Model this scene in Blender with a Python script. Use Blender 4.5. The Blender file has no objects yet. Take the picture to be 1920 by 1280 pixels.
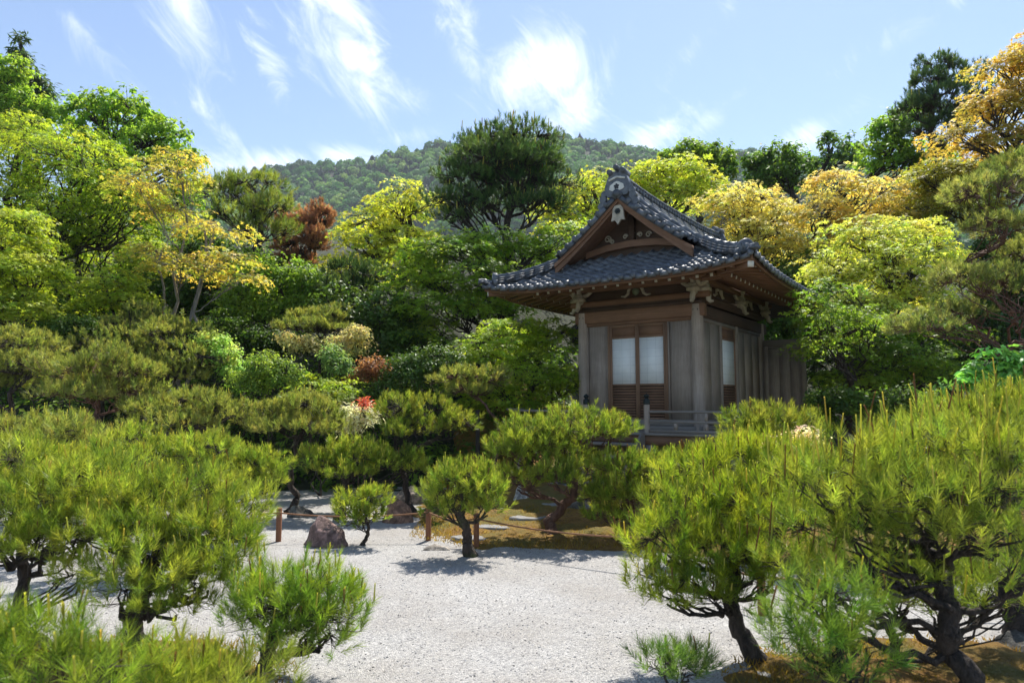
import bpy, bmesh, math, random
import numpy as np
from mathutils import Vector, Matrix

R = math.radians
scene = bpy.context.scene
col = scene.collection

# ------------------------------------------------------------------ camera
CAM = (0.0, 0.0, 1.7)
PITCH = R(5.13)
cam_d = bpy.data.cameras.new('camera'); cam = bpy.data.objects.new('camera', cam_d); col.objects.link(cam)
cam.location = CAM
cam.rotation_euler = (R(90) + PITCH, 0, 0)
cam_d.sensor_width = 36; cam_d.lens = 24
cam_d.clip_start = 0.05; cam_d.clip_end = 6000
cam_d.dof.use_dof = True; cam_d.dof.focus_distance = 10.5; cam_d.dof.aperture_fstop = 2.8
scene.camera = cam

# ------------------------------------------------------------------ sky, sun, exposure
SUN_AZ, SUN_EL = R(24), R(59)      # azimuth to the right of +Y (the way the camera looks)
world = bpy.data.worlds.new('World'); scene.world = world; world.use_nodes = True
wn, wl = world.node_tree.nodes, world.node_tree.links
wn.clear()
def wnode(t, **k):
    n = wn.new(t)
    for a, b in k.items(): setattr(n, a, b)
    return n
w_out = wnode('ShaderNodeOutputWorld'); w_bg = wnode('ShaderNodeBackground'); w_bg.inputs['Strength'].default_value = 0.098
sky = wnode('ShaderNodeTexSky', sky_type='NISHITA', sun_disc=False)
sky.sun_elevation = SUN_EL; sky.sun_rotation = SUN_AZ
sky.air_density = 0.9; sky.dust_density = 0.3; sky.ozone_density = 1.0; sky.altitude = 50
w_tc = wnode('ShaderNodeTexCoord'); w_sep = wnode('ShaderNodeSeparateXYZ')
wl.new(w_tc.outputs['Generated'], w_sep.inputs[0])
def wmath(op, a, b=None, c=None, clamp=False):
    n = wnode('ShaderNodeMath', operation=op, use_clamp=clamp)
    for i, v in enumerate((a, b, c)):
        if v is None: continue
        if isinstance(v, (int, float)): n.inputs[i].default_value = v
        else: wl.new(v, n.inputs[i])
    return n.outputs[0]
az = wmath('ARCTAN2', w_sep.outputs['X'], w_sep.outputs['Y'])
el = wmath('ARCSINE', w_sep.outputs['Z'])
w_ae = wnode('ShaderNodeCombineXYZ'); wl.new(az, w_ae.inputs[0]); wl.new(el, w_ae.inputs[1])
# thin cirrus: (azimuth deg, elevation deg, half length, half width, tilt, strength)
CLOUDS = [(-28.5, 30.0, 8, 2.8, -58, .8), (-35, 31.5, 4, 1.5, -50, .4), (-14.5, 28.5, 9, 3.6, -52, 1.1), (-10, 25.5, 4.5, 2.0, -30, .6),
          (-5.0, 31, 6, 2.2, -60, .7), (2.2, 26.5, 7.0, 3.6, 10, 1.1), (6.0, 24.5, 5.0, 2.4, 40, .9), (12, 21.5, 6, 1.8, 22, .8),
          (-20, 18.3, 7, 1.9, 4, .9), (-14, 19.6, 5, 1.5, 10, .8), (24, 20, 6, 1.6, 25, .7), (30, 25.5, 6, 1.2, 20, .4), (-3.5, 27, 4, 1.6, -60, .7), (8.5, 27.5, 5, 1.4, 50, .55), (17, 22.5, 5, 1.3, 30, .6), (-24, 21, 5, 1.2, -45, .6), (-21, 27, 5, 1.4, -55, .6), (-32, 24, 6, 1.2, -40, .45), (-9, 21.5, 5, 1.2, 15, .55), (4, 21.5, 6, 1.2, 20, .5), (15, 27, 6, 1.2, 40, .45),
          (44, 24, 12, 3, 30, .7), (-58, 22, 12, 3, -40, .7), (80, 35, 16, 5, 40, .8), (-95, 30, 16, 5, -30, .8), (150, 35, 18, 6, 20, .8), (-150, 40, 18, 6, 10, .8)]
mask = None
for a, e, ln, wd, tilt, st in CLOUDS:
    mp = wnode('ShaderNodeMapping', vector_type='TEXTURE')
    mp.inputs['Location'].default_value = (R(a), R(e), 0)
    mp.inputs['Rotation'].default_value = (0, 0, R(tilt))
    mp.inputs['Scale'].default_value = (R(ln), R(wd), 1)
    wl.new(w_ae.outputs[0], mp.inputs[0])
    vl = wnode('ShaderNodeVectorMath', operation='LENGTH'); wl.new(mp.outputs[0], vl.inputs[0])
    mr = wnode('ShaderNodeMapRange', interpolation_type='SMOOTHSTEP')
    mr.inputs['From Min'].default_value = 1.5; mr.inputs['From Max'].default_value = 0.0
    mr.inputs['To Min'].default_value = 0; mr.inputs['To Max'].default_value = st
    wl.new(vl.outputs['Value'], mr.inputs['Value'])
    mask = mr.outputs[0] if mask is None else wmath('MAXIMUM', mask, mr.outputs[0])
mpw = wnode('ShaderNodeMapping', vector_type='TEXTURE')
mpw.inputs['Rotation'].default_value = (0, 0, R(-42)); mpw.inputs['Scale'].default_value = (R(24), R(11), 1)
wl.new(w_ae.outputs[0], mpw.inputs[0])
nz = wnode('ShaderNodeTexNoise'); nz.inputs['Scale'].default_value = 3.0; nz.inputs['Detail'].default_value = 9
nz.inputs['Roughness'].default_value = 0.68; nz.inputs['Distortion'].default_value = 1.3
wl.new(mpw.outputs[0], nz.inputs['Vector'])
cl = wmath('ADD', nz.outputs[0], wmath('MULTIPLY', mask, 0.42))
mr = wnode('ShaderNodeMapRange', interpolation_type='SMOOTHSTEP')
mr.inputs['From Min'].default_value = 0.60; mr.inputs['From Max'].default_value = 1.18; mr.inputs['To Max'].default_value = 0.78
wl.new(cl, mr.inputs['Value'])
w_mix = wnode('ShaderNodeMix', data_type='RGBA')
wl.new(mr.outputs[0], w_mix.inputs['Factor'])
wl.new(sky.outputs[0], w_mix.inputs[6]); w_mix.inputs[7].default_value = (9.2, 9.3, 9.5, 1)
wl.new(w_mix.outputs[2], w_bg.inputs['Color']); wl.new(w_bg.outputs[0], w_out.inputs[0])

sun_d = bpy.data.lights.new('sun', 'SUN'); sun = bpy.data.objects.new('sun', sun_d); col.objects.link(sun)
sun_d.energy = 4.3; sun_d.angle = R(0.53); sun_d.color = (1.0, 0.955, 0.87)
sdir = Vector((math.sin(SUN_AZ) * math.cos(SUN_EL), math.cos(SUN_AZ) * math.cos(SUN_EL), math.sin(SUN_EL)))
sun.rotation_euler = sdir.to_track_quat('Z', 'Y').to_euler(); sun.location = sdir * 60
scene.view_settings.view_transform = 'Standard'; scene.view_settings.look = 'None'
scene.view_settings.exposure = 1.1; scene.view_settings.gamma = 1
scene.cycles.max_bounces = 8; scene.cycles.transmission_bounces = 6; scene.cycles.diffuse_bounces = 5
scene.cycles.volume_bounces = 0

# ------------------------------------------------------------------ helpers
def at(px, py, Y):
    """the point at distance Y in front of the camera position that the photograph shows at (px, py)"""
    x, y = (px - 960) / 1280, (640 - py) / 1280
    fy, fz = math.cos(PITCH) - y * math.sin(PITCH), math.sin(PITCH) + y * math.cos(PITCH)
    t = Y / fy
    return np.array((CAM[0] + t * x, Y, CAM[2] + t * fz))
def ground_at(px, py):
    x, y = (px - 960) / 1280, (640 - py) / 1280
    fy, fz = math.cos(PITCH) - y * math.sin(PITCH), math.sin(PITCH) + y * math.cos(PITCH)
    t = -CAM[2] / fz
    return t * x, t * fy

def sstep(a, b, x):
    t = np.clip((x - a) / (b - a), 0, 1); return t * t * (3 - 2 * t)
def hz(X, Y):
    X = np.asarray(X, float); Y = np.asarray(Y, float)
    moss = 0.32 * sstep(8.2, 11.5, Y) * sstep(-1.4, 0.6, X)
    start = 13.2 + 3.5 * sstep(0, 3.5, X) + 0.6 * np.sin(X * .7)
    s = np.clip(Y - start, 0, None)
    rise = 0.5 * s * sstep(0, 3, s) * (1 - 0.75 * sstep(25, 70, Y))
    rise = rise + 0.15 * np.sin(X * .9 + 1) * np.sin(Y * .8) * sstep(0, 4, s)
    return moss + rise
def hz1(x, y): return float(hz(x, y))

def tag(o, label=None, cat=None, group=None, kind=None):
    if label: o['label'] = label
    if cat: o['category'] = cat
    if group: o['group'] = group
    if kind: o['kind'] = kind
    return o
def empty(name, loc, rz=0):
    o = bpy.data.objects.new(name, None); col.objects.link(o)
    o.location = loc; o.rotation_euler = (0, 0, rz); o.empty_display_size = .2
    return o
def mesh_np(name, V, F, C=None, smooth=False):
    """F: list of (m,k) index arrays"""
    if isinstance(F, np.ndarray): F = [F]
    F = [f for f in F if len(f)]
    me = bpy.data.meshes.new(name)
    V = np.ascontiguousarray(V, np.float32)
    me.vertices.add(len(V)); me.vertices.foreach_set('co', V.ravel())
    tot = np.concatenate([np.full(len(f), f.shape[1], np.int32) for f in F])
    li = np.concatenate([np.asarray(f, np.int32).ravel() for f in F])
    st = np.concatenate(([0], np.cumsum(tot)[:-1])).astype(np.int32)
    me.loops.add(len(li)); me.loops.foreach_set('vertex_index', li)
    me.polygons.add(len(tot)); me.polygons.foreach_set('loop_start', st); me.polygons.foreach_set('loop_total', tot)
    if smooth: me.polygons.foreach_set('use_smooth', np.ones(len(tot), bool))
    if C is not None:
        a = me.color_attributes.new('tint', 'FLOAT_COLOR', 'POINT')
        C4 = np.ones((len(V), 4), np.float32); C4[:, :3] = C
        a.data.foreach_set('color', C4.ravel())
    me.update(calc_edges=True)
    return me
def link(name, me, mat=None, parent=None):
    o = bpy.data.objects.new(name, me); col.objects.link(o)
    if mat is not None and not me.materials: me.materials.append(mat)
    if parent is not None: o.parent = parent
    return o
class MB:
    def __init__(s): s.v = []; s.f = {}; s.n = 0; s.c = []
    def add(s, V, F, C=None):
        V = np.asarray(V, float); F = np.asarray(F)
        s.f.setdefault(F.shape[1], []).append(F + s.n); s.v.append(V); s.n += len(V)
        s.c.append(np.broadcast_to(np.asarray((1, 1, 1) if C is None else C, float), (len(V), 3)))
        return s
    def box(s, x0, x1, y0, y1, z0, z1):
        V = [(x, y, z) for z in (z0, z1) for y in (y0, y1) for x in (x0, x1)]
        return s.add(V, [(0, 2, 3, 1), (4, 5, 7, 6), (0, 1, 5, 4), (2, 6, 7, 3), (0, 4, 6, 2), (1, 3, 7, 5)])
    def bar(s, p0, p1, w, h, up=(0, 0, 1)):
        """square bar from p0 to p1, w across and h along up"""
        p0, p1 = np.array(p0, float), np.array(p1, float); a = p1 - p0; a /= np.linalg.norm(a)
        x = np.cross(a, up); x /= np.linalg.norm(x); z = np.cross(x, a)
        V = [p + sx * x * w / 2 + sz * z * h / 2 for p in (p0, p1) for sz in (-1, 1) for sx in (-1, 1)]
        return s.add(V, [(0, 2, 3, 1), (4, 5, 7, 6), (0, 1, 5, 4), (2, 6, 7, 3), (0, 4, 6, 2), (1, 3, 7, 5)])
    def tube(s, P, rad, n=8, cap=True, C=None, rough=0, rng=None):
        P = np.asarray(P, float); k = len(P); rad = np.broadcast_to(np.asarray(rad, float), (k,))
        T = np.gradient(P, axis=0); T /= np.linalg.norm(T, axis=1)[:, None] + 1e-9
        ref = np.array((0.31, 0.17, 0.94)) if abs(T[0] @ np.array((0.31, 0.17, 0.94))) < .95 else np.array((1., 0, 0))
        X = np.cross(T, ref); X /= np.linalg.norm(X, axis=1)[:, None] + 1e-9
        for i in range(1, k):
            if X[i] @ X[i - 1] < 0: X[i] = -X[i]
        Y = np.cross(T, X)
        an = np.arange(n) / n * 2 * np.pi
        rv = rad[:, None, None] * (1 + (rough * rng.normal(0, 1, (k, n, 1)) if rough else 0))
        V = P[:, None] + rv * (np.cos(an)[None, :, None] * X[:, None] + np.sin(an)[None, :, None] * Y[:, None])
        i = np.arange(k - 1)[:, None] * n; j = np.arange(n)[None]; j2 = (j + 1) % n
        F = np.stack([i + j, i + j2, i + n + j2, i + n + j], -1).reshape(-1, 4)
        s.add(V.reshape(-1, 3), F, C)
        if cap:
            for ring, flip in ((0, 1), (k - 1, 0)):
                b = np.concatenate([V[ring], P[ring][None]]); a = np.arange(n); q = np.stack([a, (a + 1) % n, np.full(n, n)], -1)
                s.add(b, q[:, ::-1] if flip else q, C)
        return s
    def lathe(s, prof, n=12, c=(0, 0, 0), C=None):
        """prof: (r, z) list"""
        return s.tube([(c[0], c[1], c[2] + z + i * 1e-5) for i, (r, z) in enumerate(prof)], [r for r, z in prof], n, True, C)
    def prism(s, poly, y0, y1, axis='y'):
        """polygon in (a, b) extruded; axis y: (x,z) outline, axis x: (y,z) outline"""
        n = len(poly)
        def P(a, b, t): return (a, t, b) if axis == 'y' else (t, a, b)
        V = [P(a, b, y0) for a, b in poly] + [P(a, b, y1) for a, b in poly]
        s.add(V, [(i, (i + 1) % n, n + (i + 1) % n, n + i) for i in range(n)])
        s.add(V, np.array([list(range(n))[::-1], list(range(n, 2 * n))]))
        return s
    def build(s, name, mat, parent=None, smooth=False, bevel=0, colors=False):
        V = np.concatenate(s.v); F = [np.concatenate(f) for f in s.f.values()]
        me = mesh_np(name, V, F, np.concatenate(s.c) if colors else None, smooth)
        if bevel:
            bm = bmesh.new(); bm.from_mesh(me); bmesh.ops.remove_doubles(bm, verts=bm.verts, dist=1e-4)
            bmesh.ops.recalc_face_normals(bm, faces=bm.faces)
            es = [e for e in bm.edges if e.is_manifold and e.calc_face_angle(0) > .6]
            bmesh.ops.bevel(bm, geom=es, offset=bevel, segments=1, affect='EDGES', profile=.5, clamp_overlap=True)
            bm.to_mesh(me); bm.free()
        return link(name, me, mat, parent)

# ------------------------------------------------------------------ materials
def mat_base(name):
    m = bpy.data.materials.new(name); m.use_nodes = True
    nt = m.node_tree; return m, nt.nodes, nt.links, nt.nodes['Principled BSDF']
def ramp(n, l, src, stops, interp='LINEAR'):
    r = n.new('ShaderNodeValToRGB'); r.color_ramp.interpolation = interp
    e = r.color_ramp.elements
    while len(e) < len(stops): e.new(.5)
    for i, (p, c) in enumerate(stops): e[i].position = p; e[i].color = (*c, 1)
    l.new(src, r.inputs[0]); return r.outputs[0]
def noise_tex(n, l, scale, detail=5, rough=.55, stretch=None, dist=0, coord='Object'):
    tc = n.new('ShaderNodeTexCoord'); t = n.new('ShaderNodeTexNoise')
    t.inputs['Scale'].default_value = scale; t.inputs['Detail'].default_value = detail
    t.inputs['Roughness'].default_value = rough; t.inputs['Distortion'].default_value = dist
    if stretch:
        mp = n.new('ShaderNodeMapping'); mp.inputs['Scale'].default_value = stretch
        l.new(tc.outputs[coord], mp.inputs[0]); l.new(mp.outputs[0], t.inputs['Vector'])
    else: l.new(tc.outputs[coord], t.inputs['Vector'])
    return t.outputs[0]
def bump(n, l, bs, h, strength=.4, dist=.01, prev=None):
    b = n.new('ShaderNodeBump'); b.inputs['Strength'].default_value = strength; b.inputs['Distance'].default_value = dist
    l.new(h, b.inputs['Height'])
    if prev is not None: l.new(prev, b.inputs['Normal'])
    l.new(b.outputs[0], bs.inputs['Normal']); return b.outputs[0]
def mixc(n, l, f, a, b, mode='MIX'):
    m = n.new('ShaderNodeMix'); m.data_type = 'RGBA'; m.blend_type = mode
    if isinstance(f, (int, float)): m.inputs['Factor'].default_value = f
    else: l.new(f, m.inputs['Factor'])
    for i, v in ((6, a), (7, b)):
        if isinstance(v, tuple): m.inputs[i].default_value = (*v, 1)
        else: l.new(v, m.inputs[i])
    return m.outputs[2]
def leaf_mat(name, trans=.45, spec=.35, rough=.45, tcol=(1.25, 1.15, .55)):
    m, n, l, bs = mat_base(name)
    at_ = n.new('ShaderNodeAttribute'); at_.attribute_name = 'tint'
    l.new(at_.outputs['Color'], bs.inputs['Base Color'])
    bs.inputs['Roughness'].default_value = rough; bs.inputs['Specular IOR Level'].default_value = spec
    tr = n.new('ShaderNodeBsdfTranslucent')
    l.new(mixc(n, l, 1.0, at_.outputs['Color'], tcol, 'MULTIPLY'), tr.inputs['Color'])
    mx = n.new('ShaderNodeMixShader'); mx.inputs[0].default_value = trans
    l.new(bs.outputs[0], mx.inputs[1]); l.new(tr.outputs[0], mx.inputs[2])
    l.new(mx.outputs[0], n['Material Output'].inputs['Surface'])
    return m
def bark_mat(name, a, b, scale=14, stretch=(1, 1, .35), moss=None):
    m, n, l, bs = mat_base(name)
    f = noise_tex(n, l, scale, 6, .65, stretch, .4)
    c = ramp(n, l, f, [(.3, a), (.68, b)])
    if moss:
        g = noise_tex(n, l, 5, 4)
        c = mixc(n, l, ramp(n, l, g, [(.48, (0, 0, 0)), (.62, (.8, .8, .8))]), c, moss)
    l.new(c, bs.inputs['Base Color']); bs.inputs['Roughness'].default_value = .9
    vb = n.new('ShaderNodeTexVoronoi'); vb.inputs['Scale'].default_value = 30; vb.feature = 'DISTANCE_TO_EDGE'
    tcb = n.new('ShaderNodeTexCoord'); mpb = n.new('ShaderNodeMapping'); mpb.inputs['Scale'].default_value = (1, 1, .5); l.new(tcb.outputs['Object'], mpb.inputs[0]); l.new(mpb.outputs[0], vb.inputs['Vector'])
    b1 = bump(n, l, bs, f, .9, .04); bump(n, l, bs, vb.outputs['Distance'], .8, .03, b1); return m
def wood_mat(name, a, b, axis, scale=5, rough=.75, fine=1.0, knots=True):
    m, n, l, bs = mat_base(name)
    st = {'z': (9, 9, .5), 'x': (.5, 9, 9), 'y': (9, .5, 9)}[axis]
    f = noise_tex(n, l, scale, 6, .7, st, .25)
    g = noise_tex(n, l, 1.6, 4, .6)
    mid_ = tuple(x * .55 + y * .45 for x, y in zip(a, b))
    c = ramp(n, l, f, [(.25, tuple(x * .6 + y * .4 for x, y in zip(a, mid_))), (.75, tuple(x * .8 + y * .2 for x, y in zip(b, mid_)))])
    c = mixc(n, l, ramp(n, l, g, [(.3, (.0, .0, .0)), (.75, (.55, .55, .55))]), c, tuple(x * .62 for x in a))
    ob = n.new('ShaderNodeObjectInfo')
    hs = n.new('ShaderNodeHueSaturation'); l.new(c, hs.inputs['Color'])
    mr = n.new('ShaderNodeMapRange'); mr.inputs['To Min'].default_value = .9; mr.inputs['To Max'].default_value = 1.1
    l.new(ob.outputs['Random'], mr.inputs['Value']); l.new(mr.outputs[0], hs.inputs['Value'])
    l.new(hs.outputs[0], bs.inputs['Base Color'])
    bs.inputs['Roughness'].default_value = rough; bs.inputs['Specular IOR Level'].default_value = .3
    bump(n, l, bs, f, .35 * fine, .006); return m
def plain_mat(name, c, rough=.7, metal=0, var=.25, scale=8, bmp=.2):
    m, n, l, bs = mat_base(name)
    f = noise_tex(n, l, scale, 6, .6)
    l.new(ramp(n, l, f, [(.25, tuple(x * (1 - var) for x in c)), (.75, tuple(min(1, x * (1 + var)) for x in c))]), bs.inputs['Base Color'])
    bs.inputs['Roughness'].default_value = rough; bs.inputs['Metallic'].default_value = metal
    bump(n, l, bs, f, bmp, .01); return m

M = {}
M['leaf'] = leaf_mat('leaf', .58, .3, .5, (1.26, 1.2, .74))
M['leaf_gloss'] = leaf_mat('leaf_gloss', .42, .35, .48)
M['needle'] = leaf_mat('needle', .52, .35, .42, (1.25, 1.18, .6))
M['bark'] = bark_mat('bark', (.012, .009, .007), (.075, .055, .044), 26)
M['bark_red'] = bark_mat('bark_red', (.05, .025, .018), (.20, .105, .07))
M['bark_moss'] = bark_mat('bark_moss', (.02, .015, .011), (.09, .065, .05), moss=(.06, .075, .02))
M['bark_grey'] = bark_mat('bark_grey', (.13, .11, .095), (.34, .30, .26), 9)
M['wood_grey'] = wood_mat('wood_grey', (.19, .142, .11), (.52, .43, .355), 'z')
M['wood_grey_x'] = wood_mat('wood_grey_x', (.16, .13, .105), (.37, .325, .285), 'x')
M['wood_grey_y'] = wood_mat('wood_grey_y', (.14, .112, .09), (.32, .275, .235), 'y')
M['wood_brown_x'] = wood_mat('wood_brown_x', (.14, .07, .04), (.33, .185, .11), 'x')
M['wood_brown_y'] = wood_mat('wood_brown_y', (.13, .065, .038), (.29, .16, .095), 'y')
M['wood_brown'] = wood_mat('wood_brown', (.18, .10, .06), (.38, .23, .145), 'z')
M['wood_dark'] = wood_mat('wood_dark', (.05, .03, .02), (.13, .08, .055), 'x')
M['carving'] = plain_mat('carving', (.42, .37, .29), .8, 0, .35, 14, .4)
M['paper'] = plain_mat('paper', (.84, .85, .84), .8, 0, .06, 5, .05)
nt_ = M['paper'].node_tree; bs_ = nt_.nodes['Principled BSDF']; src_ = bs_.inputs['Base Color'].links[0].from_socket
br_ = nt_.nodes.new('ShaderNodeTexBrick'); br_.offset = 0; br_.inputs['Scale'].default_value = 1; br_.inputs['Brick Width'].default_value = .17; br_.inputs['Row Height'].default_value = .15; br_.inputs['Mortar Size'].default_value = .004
br_.inputs['Color1'].default_value = br_.inputs['Color2'].default_value = (1, 1, 1, 1); br_.inputs['Mortar'].default_value = (.80, .81, .82, 1)  # faint grid lines: shadow of the lattice bars painted into the paper colour
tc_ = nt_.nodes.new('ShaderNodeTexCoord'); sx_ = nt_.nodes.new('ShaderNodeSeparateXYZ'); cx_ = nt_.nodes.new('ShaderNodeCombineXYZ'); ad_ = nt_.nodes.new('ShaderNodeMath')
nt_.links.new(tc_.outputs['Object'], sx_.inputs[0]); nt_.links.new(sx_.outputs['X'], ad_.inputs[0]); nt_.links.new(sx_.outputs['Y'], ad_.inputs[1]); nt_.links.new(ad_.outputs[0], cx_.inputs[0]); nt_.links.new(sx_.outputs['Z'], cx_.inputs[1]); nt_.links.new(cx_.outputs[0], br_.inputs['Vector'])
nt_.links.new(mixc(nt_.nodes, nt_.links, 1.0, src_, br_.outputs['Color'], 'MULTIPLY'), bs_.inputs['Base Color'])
M['bronze'] = plain_mat('bronze', (.018, .024, .022), .45, .6, .4, 12, .2)
M['earth'] = plain_mat('earth', (.22, .165, .11), .95, 0, .3, 6, .4)
M['stone'] = plain_mat('stone', (.21, .205, .20), .85, 0, .35, 7, .6)
M['post'] = wood_mat('post', (.15, .06, .03), (.33, .15, .08), 'z')
M['rope'] = plain_mat('rope', (.24, .12, .06), .9, 0, .3, 60, .5)
M['white'] = plain_mat('white', (.66, .64, .58), .7, 0, .15, 20, .1)

# roof tile clay: blue-grey, faintly glossy, each tile its own tone
m, n, l, bs = mat_base('roof_clay'); M['clay'] = m
f = noise_tex(n, l, 9, 6, .65)
c = ramp(n, l, f, [(.28, (.040, .044, .052)), (.55, (.10, .107, .118)), (.74, (.17, .175, .18))])
ob = n.new('ShaderNodeObjectInfo'); hs = n.new('ShaderNodeHueSaturation'); l.new(c, hs.inputs['Color'])
mr = n.new('ShaderNodeMapRange'); mr.inputs['To Min'].default_value = .6; mr.inputs['To Max'].default_value = 1.45
l.new(ob.outputs['Random'], mr.inputs['Value']); l.new(mr.outputs[0], hs.inputs['Value'])
l.new(hs.outputs[0], bs.inputs['Base Color']); bs.inputs['Roughness'].default_value = .46; bs.inputs['Specular IOR Level'].default_value = .6
bump(n, l, bs, f, .25, .01)

# ------------------------------------------------------------------ setting: ground, gravel, moss, hill
def grid_sheet(name, xs, ys, zf, mat, keep=None, kind='structure', parent=None):
    X, Y = np.meshgrid(xs, ys); Z = zf(X, Y); nx, ny = len(xs), len(ys)
    V = np.stack([X, Y, Z], -1).reshape(-1, 3)
    i = (np.arange(ny - 1)[:, None] * nx + np.arange(nx - 1)[None]).reshape(-1)
    F = np.stack([i, i + 1, i + nx + 1, i + nx], -1)
    if keep is not None:
        c = V[F].mean(1); F = F[keep(c[:, 0], c[:, 1])]
    o = link(name, mesh_np(name, V, F, smooth=True), mat, parent)
    if kind: o['kind'] = kind
    return o
def spaced(a, b, near, s0, s1, mid=0.):
    """coordinates that are dense near `mid`"""
    out = [mid]; s = s0
    while out[-1] < b: out.append(out[-1] + s); s = s0 if abs(out[-1] - mid) < near else min(s * 1.25, s1)
    neg = [mid]; s = s0
    while neg[-1] > a: neg.append(neg[-1] - s); s = s0 if abs(neg[-1] - mid) < near else min(s * 1.25, s1)
    return np.array(sorted(set(neg[1:] + out)))

m, n, l, bs = mat_base('forest_floor'); M['soil'] = m
f = noise_tex(n, l, 3, 8, .7)
l.new(ramp(n, l, f, [(.3, (.012, .014, .006)), (.55, (.028, .032, .012)), (.75, (.03, .05, .014))]), bs.inputs['Base Color'])
bs.inputs['Roughness'].default_value = 1; bump(n, l, bs, f, .8, .1)

def ground_z(X, Y):
    far = sstep(60, 140, Y)
    return hz(X, Y) * (1 - far) + far * hz(X, np.full_like(Y, 60.)) - .012
grid_sheet('ground', spaced(-1500, 1500, 14, .5, 150), spaced(-600, 2500, 22, .5, 150, 8), ground_z, M['soil'])

# gravel: pale grey pebbles, relief and colour in the material, loose stones as geometry on top
m, n, l, bs = mat_base('gravel'); M['gravel'] = m
tc = n.new('ShaderNodeTexCoord')
vo = n.new('ShaderNodeTexVoronoi'); vo.inputs['Scale'].default_value = 105; l.new(tc.outputs['Object'], vo.inputs['Vector'])
big = noise_tex(n, l, .9, 5, .6); fine = noise_tex(n, l, 26, 5, .7)
sp = n.new('ShaderNodeSeparateColor'); l.new(vo.outputs['Color'], sp.inputs[0])
c = ramp(n, l, sp.outputs[0], [(0, (.18, .177, .18)), (.22, (.36, .35, .34)), (.6, (.48, .465, .445)), (1, (.61, .59, .565))])
c = mixc(n, l, ramp(n, l, big, [(.38, (0, 0, 0)), (.68, (.6, .6, .6))]), c, (.30, .265, .225))
c = mixc(n, l, ramp(n, l, fine, [(.35, (.35, .35, .35)), (.6, (0, 0, 0))]), c, (.17, .17, .19))
l.new(c, bs.inputs['Base Color']); bs.inputs['Roughness'].default_value = .9
inv = n.new('ShaderNodeMath'); inv.operation = 'SUBTRACT'; inv.inputs[0].default_value = 1; l.new(vo.outputs['Distance'], inv.inputs[1])
bn = bump(n, l, bs, inv.outputs[0], 1.0, .012); bump(n, l, bs, big, .5, .08, bn)
def gravel_z(X, Y): return hz(X, Y) + .006 + .012 * np.sin(X * 2.1 + Y) * np.sin(Y * 1.7 - X * .6)
grid_sheet('gravel', np.arange(-11, 11.01, .2), np.arange(-2, 13.41, .2), gravel_z, M['gravel'], lambda X, Y: ~((X > -.6) & (Y > 10.2)) & ~((X > 2.4) & (Y > 8.4)))

def pebbles():
    rng = np.random.default_rng(5); N = 8000
    Y = 3.6 + 5.2 * rng.random(N) ** 1.5; X = (rng.random(N) * 2 - 1) * (.72 * Y + .2)
    s = rng.uniform(.003, .0085, N); z = gravel_z(X, Y) + s * .2
    T = np.array([(1, 0, 0), (0, 1, 0), (-1, 0, 0), (0, -1, 0), (0, 0, .7), (0, 0, -.5)])
    F = np.array([(0, 1, 4), (1, 2, 4), (2, 3, 4), (3, 0, 4), (1, 0, 5), (2, 1, 5), (3, 2, 5), (0, 3, 5)])
    a = rng.random(N) * 6.283; J = 1 + rng.normal(0, .22, (N, 6, 1))
    P = T[None] * J * s[:, None, None]
    V = np.stack([P[..., 0] * np.cos(a)[:, None] - P[..., 1] * np.sin(a)[:, None], P[..., 0] * np.sin(a)[:, None] + P[..., 1] * np.cos(a)[:, None], P[..., 2]], -1)
    V = V + np.stack([X, Y, z], -1)[:, None]
    g = rng.choice([.12, .22, .34, .44, .56], N, p=[.22, .2, .25, .2, .13]); C = np.stack([g, g * .985, g * .98], -1)
    FF = (F[None] + 6 * np.arange(N)[:, None, None]).reshape(-1, 3)
    m, n, l, bs = mat_base('pebble'); a_ = n.new('ShaderNodeAttribute'); a_.attribute_name = 'tint'
    l.new(a_.outputs['Color'], bs.inputs['Base Color']); bs.inputs['Roughness'].default_value = .85
    o = link('loose_pebbles', mesh_np('loose_pebbles', V.reshape(-1, 3), FF, np.repeat(C, 6, 0)), m)
    tag(o, 'loose grey and white pebbles lying over the gravel court', 'pebbles', kind='stuff')
pebbles()

# moss beds: ochre and olive cushions
m, n, l, bs = mat_base('moss'); M['moss'] = m
f = noise_tex(n, l, 11, 9, .78); g = noise_tex(n, l, 1.3, 4, .6); h = noise_tex(n, l, 55, 4, .7)
c = ramp(n, l, f, [(.3, (.07, .04, .010)), (.5, (.24, .125, .025)), (.72, (.36, .21, .045))])
c = mixc(n, l, ramp(n, l, g, [(.42, (0, 0, 0)), (.62, (.85, .85, .85))]), c, (.13, .125, .022))
l.new(c, bs.inputs['Base Color']); bs.inputs['Roughness'].default_value = 1
b1 = bump(n, l, bs, f, .9, .05); bump(n, l, bs, h, .9, .02, b1)
def sin_noise(seed, k=6, lo=.5, hi=2.5):
    rng = np.random.default_rng(seed); K = rng.normal(0, 1, (k, 3)); K *= (rng.uniform(lo, hi, k) / np.linalg.norm(K, axis=1))[:, None]; ph = rng.random(k) * 6.283
    return lambda P: np.sin(P @ K.T + ph).sum(-1) / math.sqrt(k / 2)
def moss_bed(name, inside, xs, ys, lift):
    nz_ = sin_noise(int(abs(xs[0]) * 100), 7, 3, 14)
    def zf(X, Y):
        e = inside(X, Y) + .10 * nz_(np.stack([X, Y, 0 * X], -1)) * .6
        return hz(X, Y) - .03 + lift * sstep(-.02, .5, e) + .035 * sstep(-.05, .12, e) + .012 * nz_(np.stack([X * 2.4, Y * 2.4, 0 * X], -1)) * sstep(0, .2, e)
    return grid_sheet(name, xs, ys, zf, M['moss'])
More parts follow.
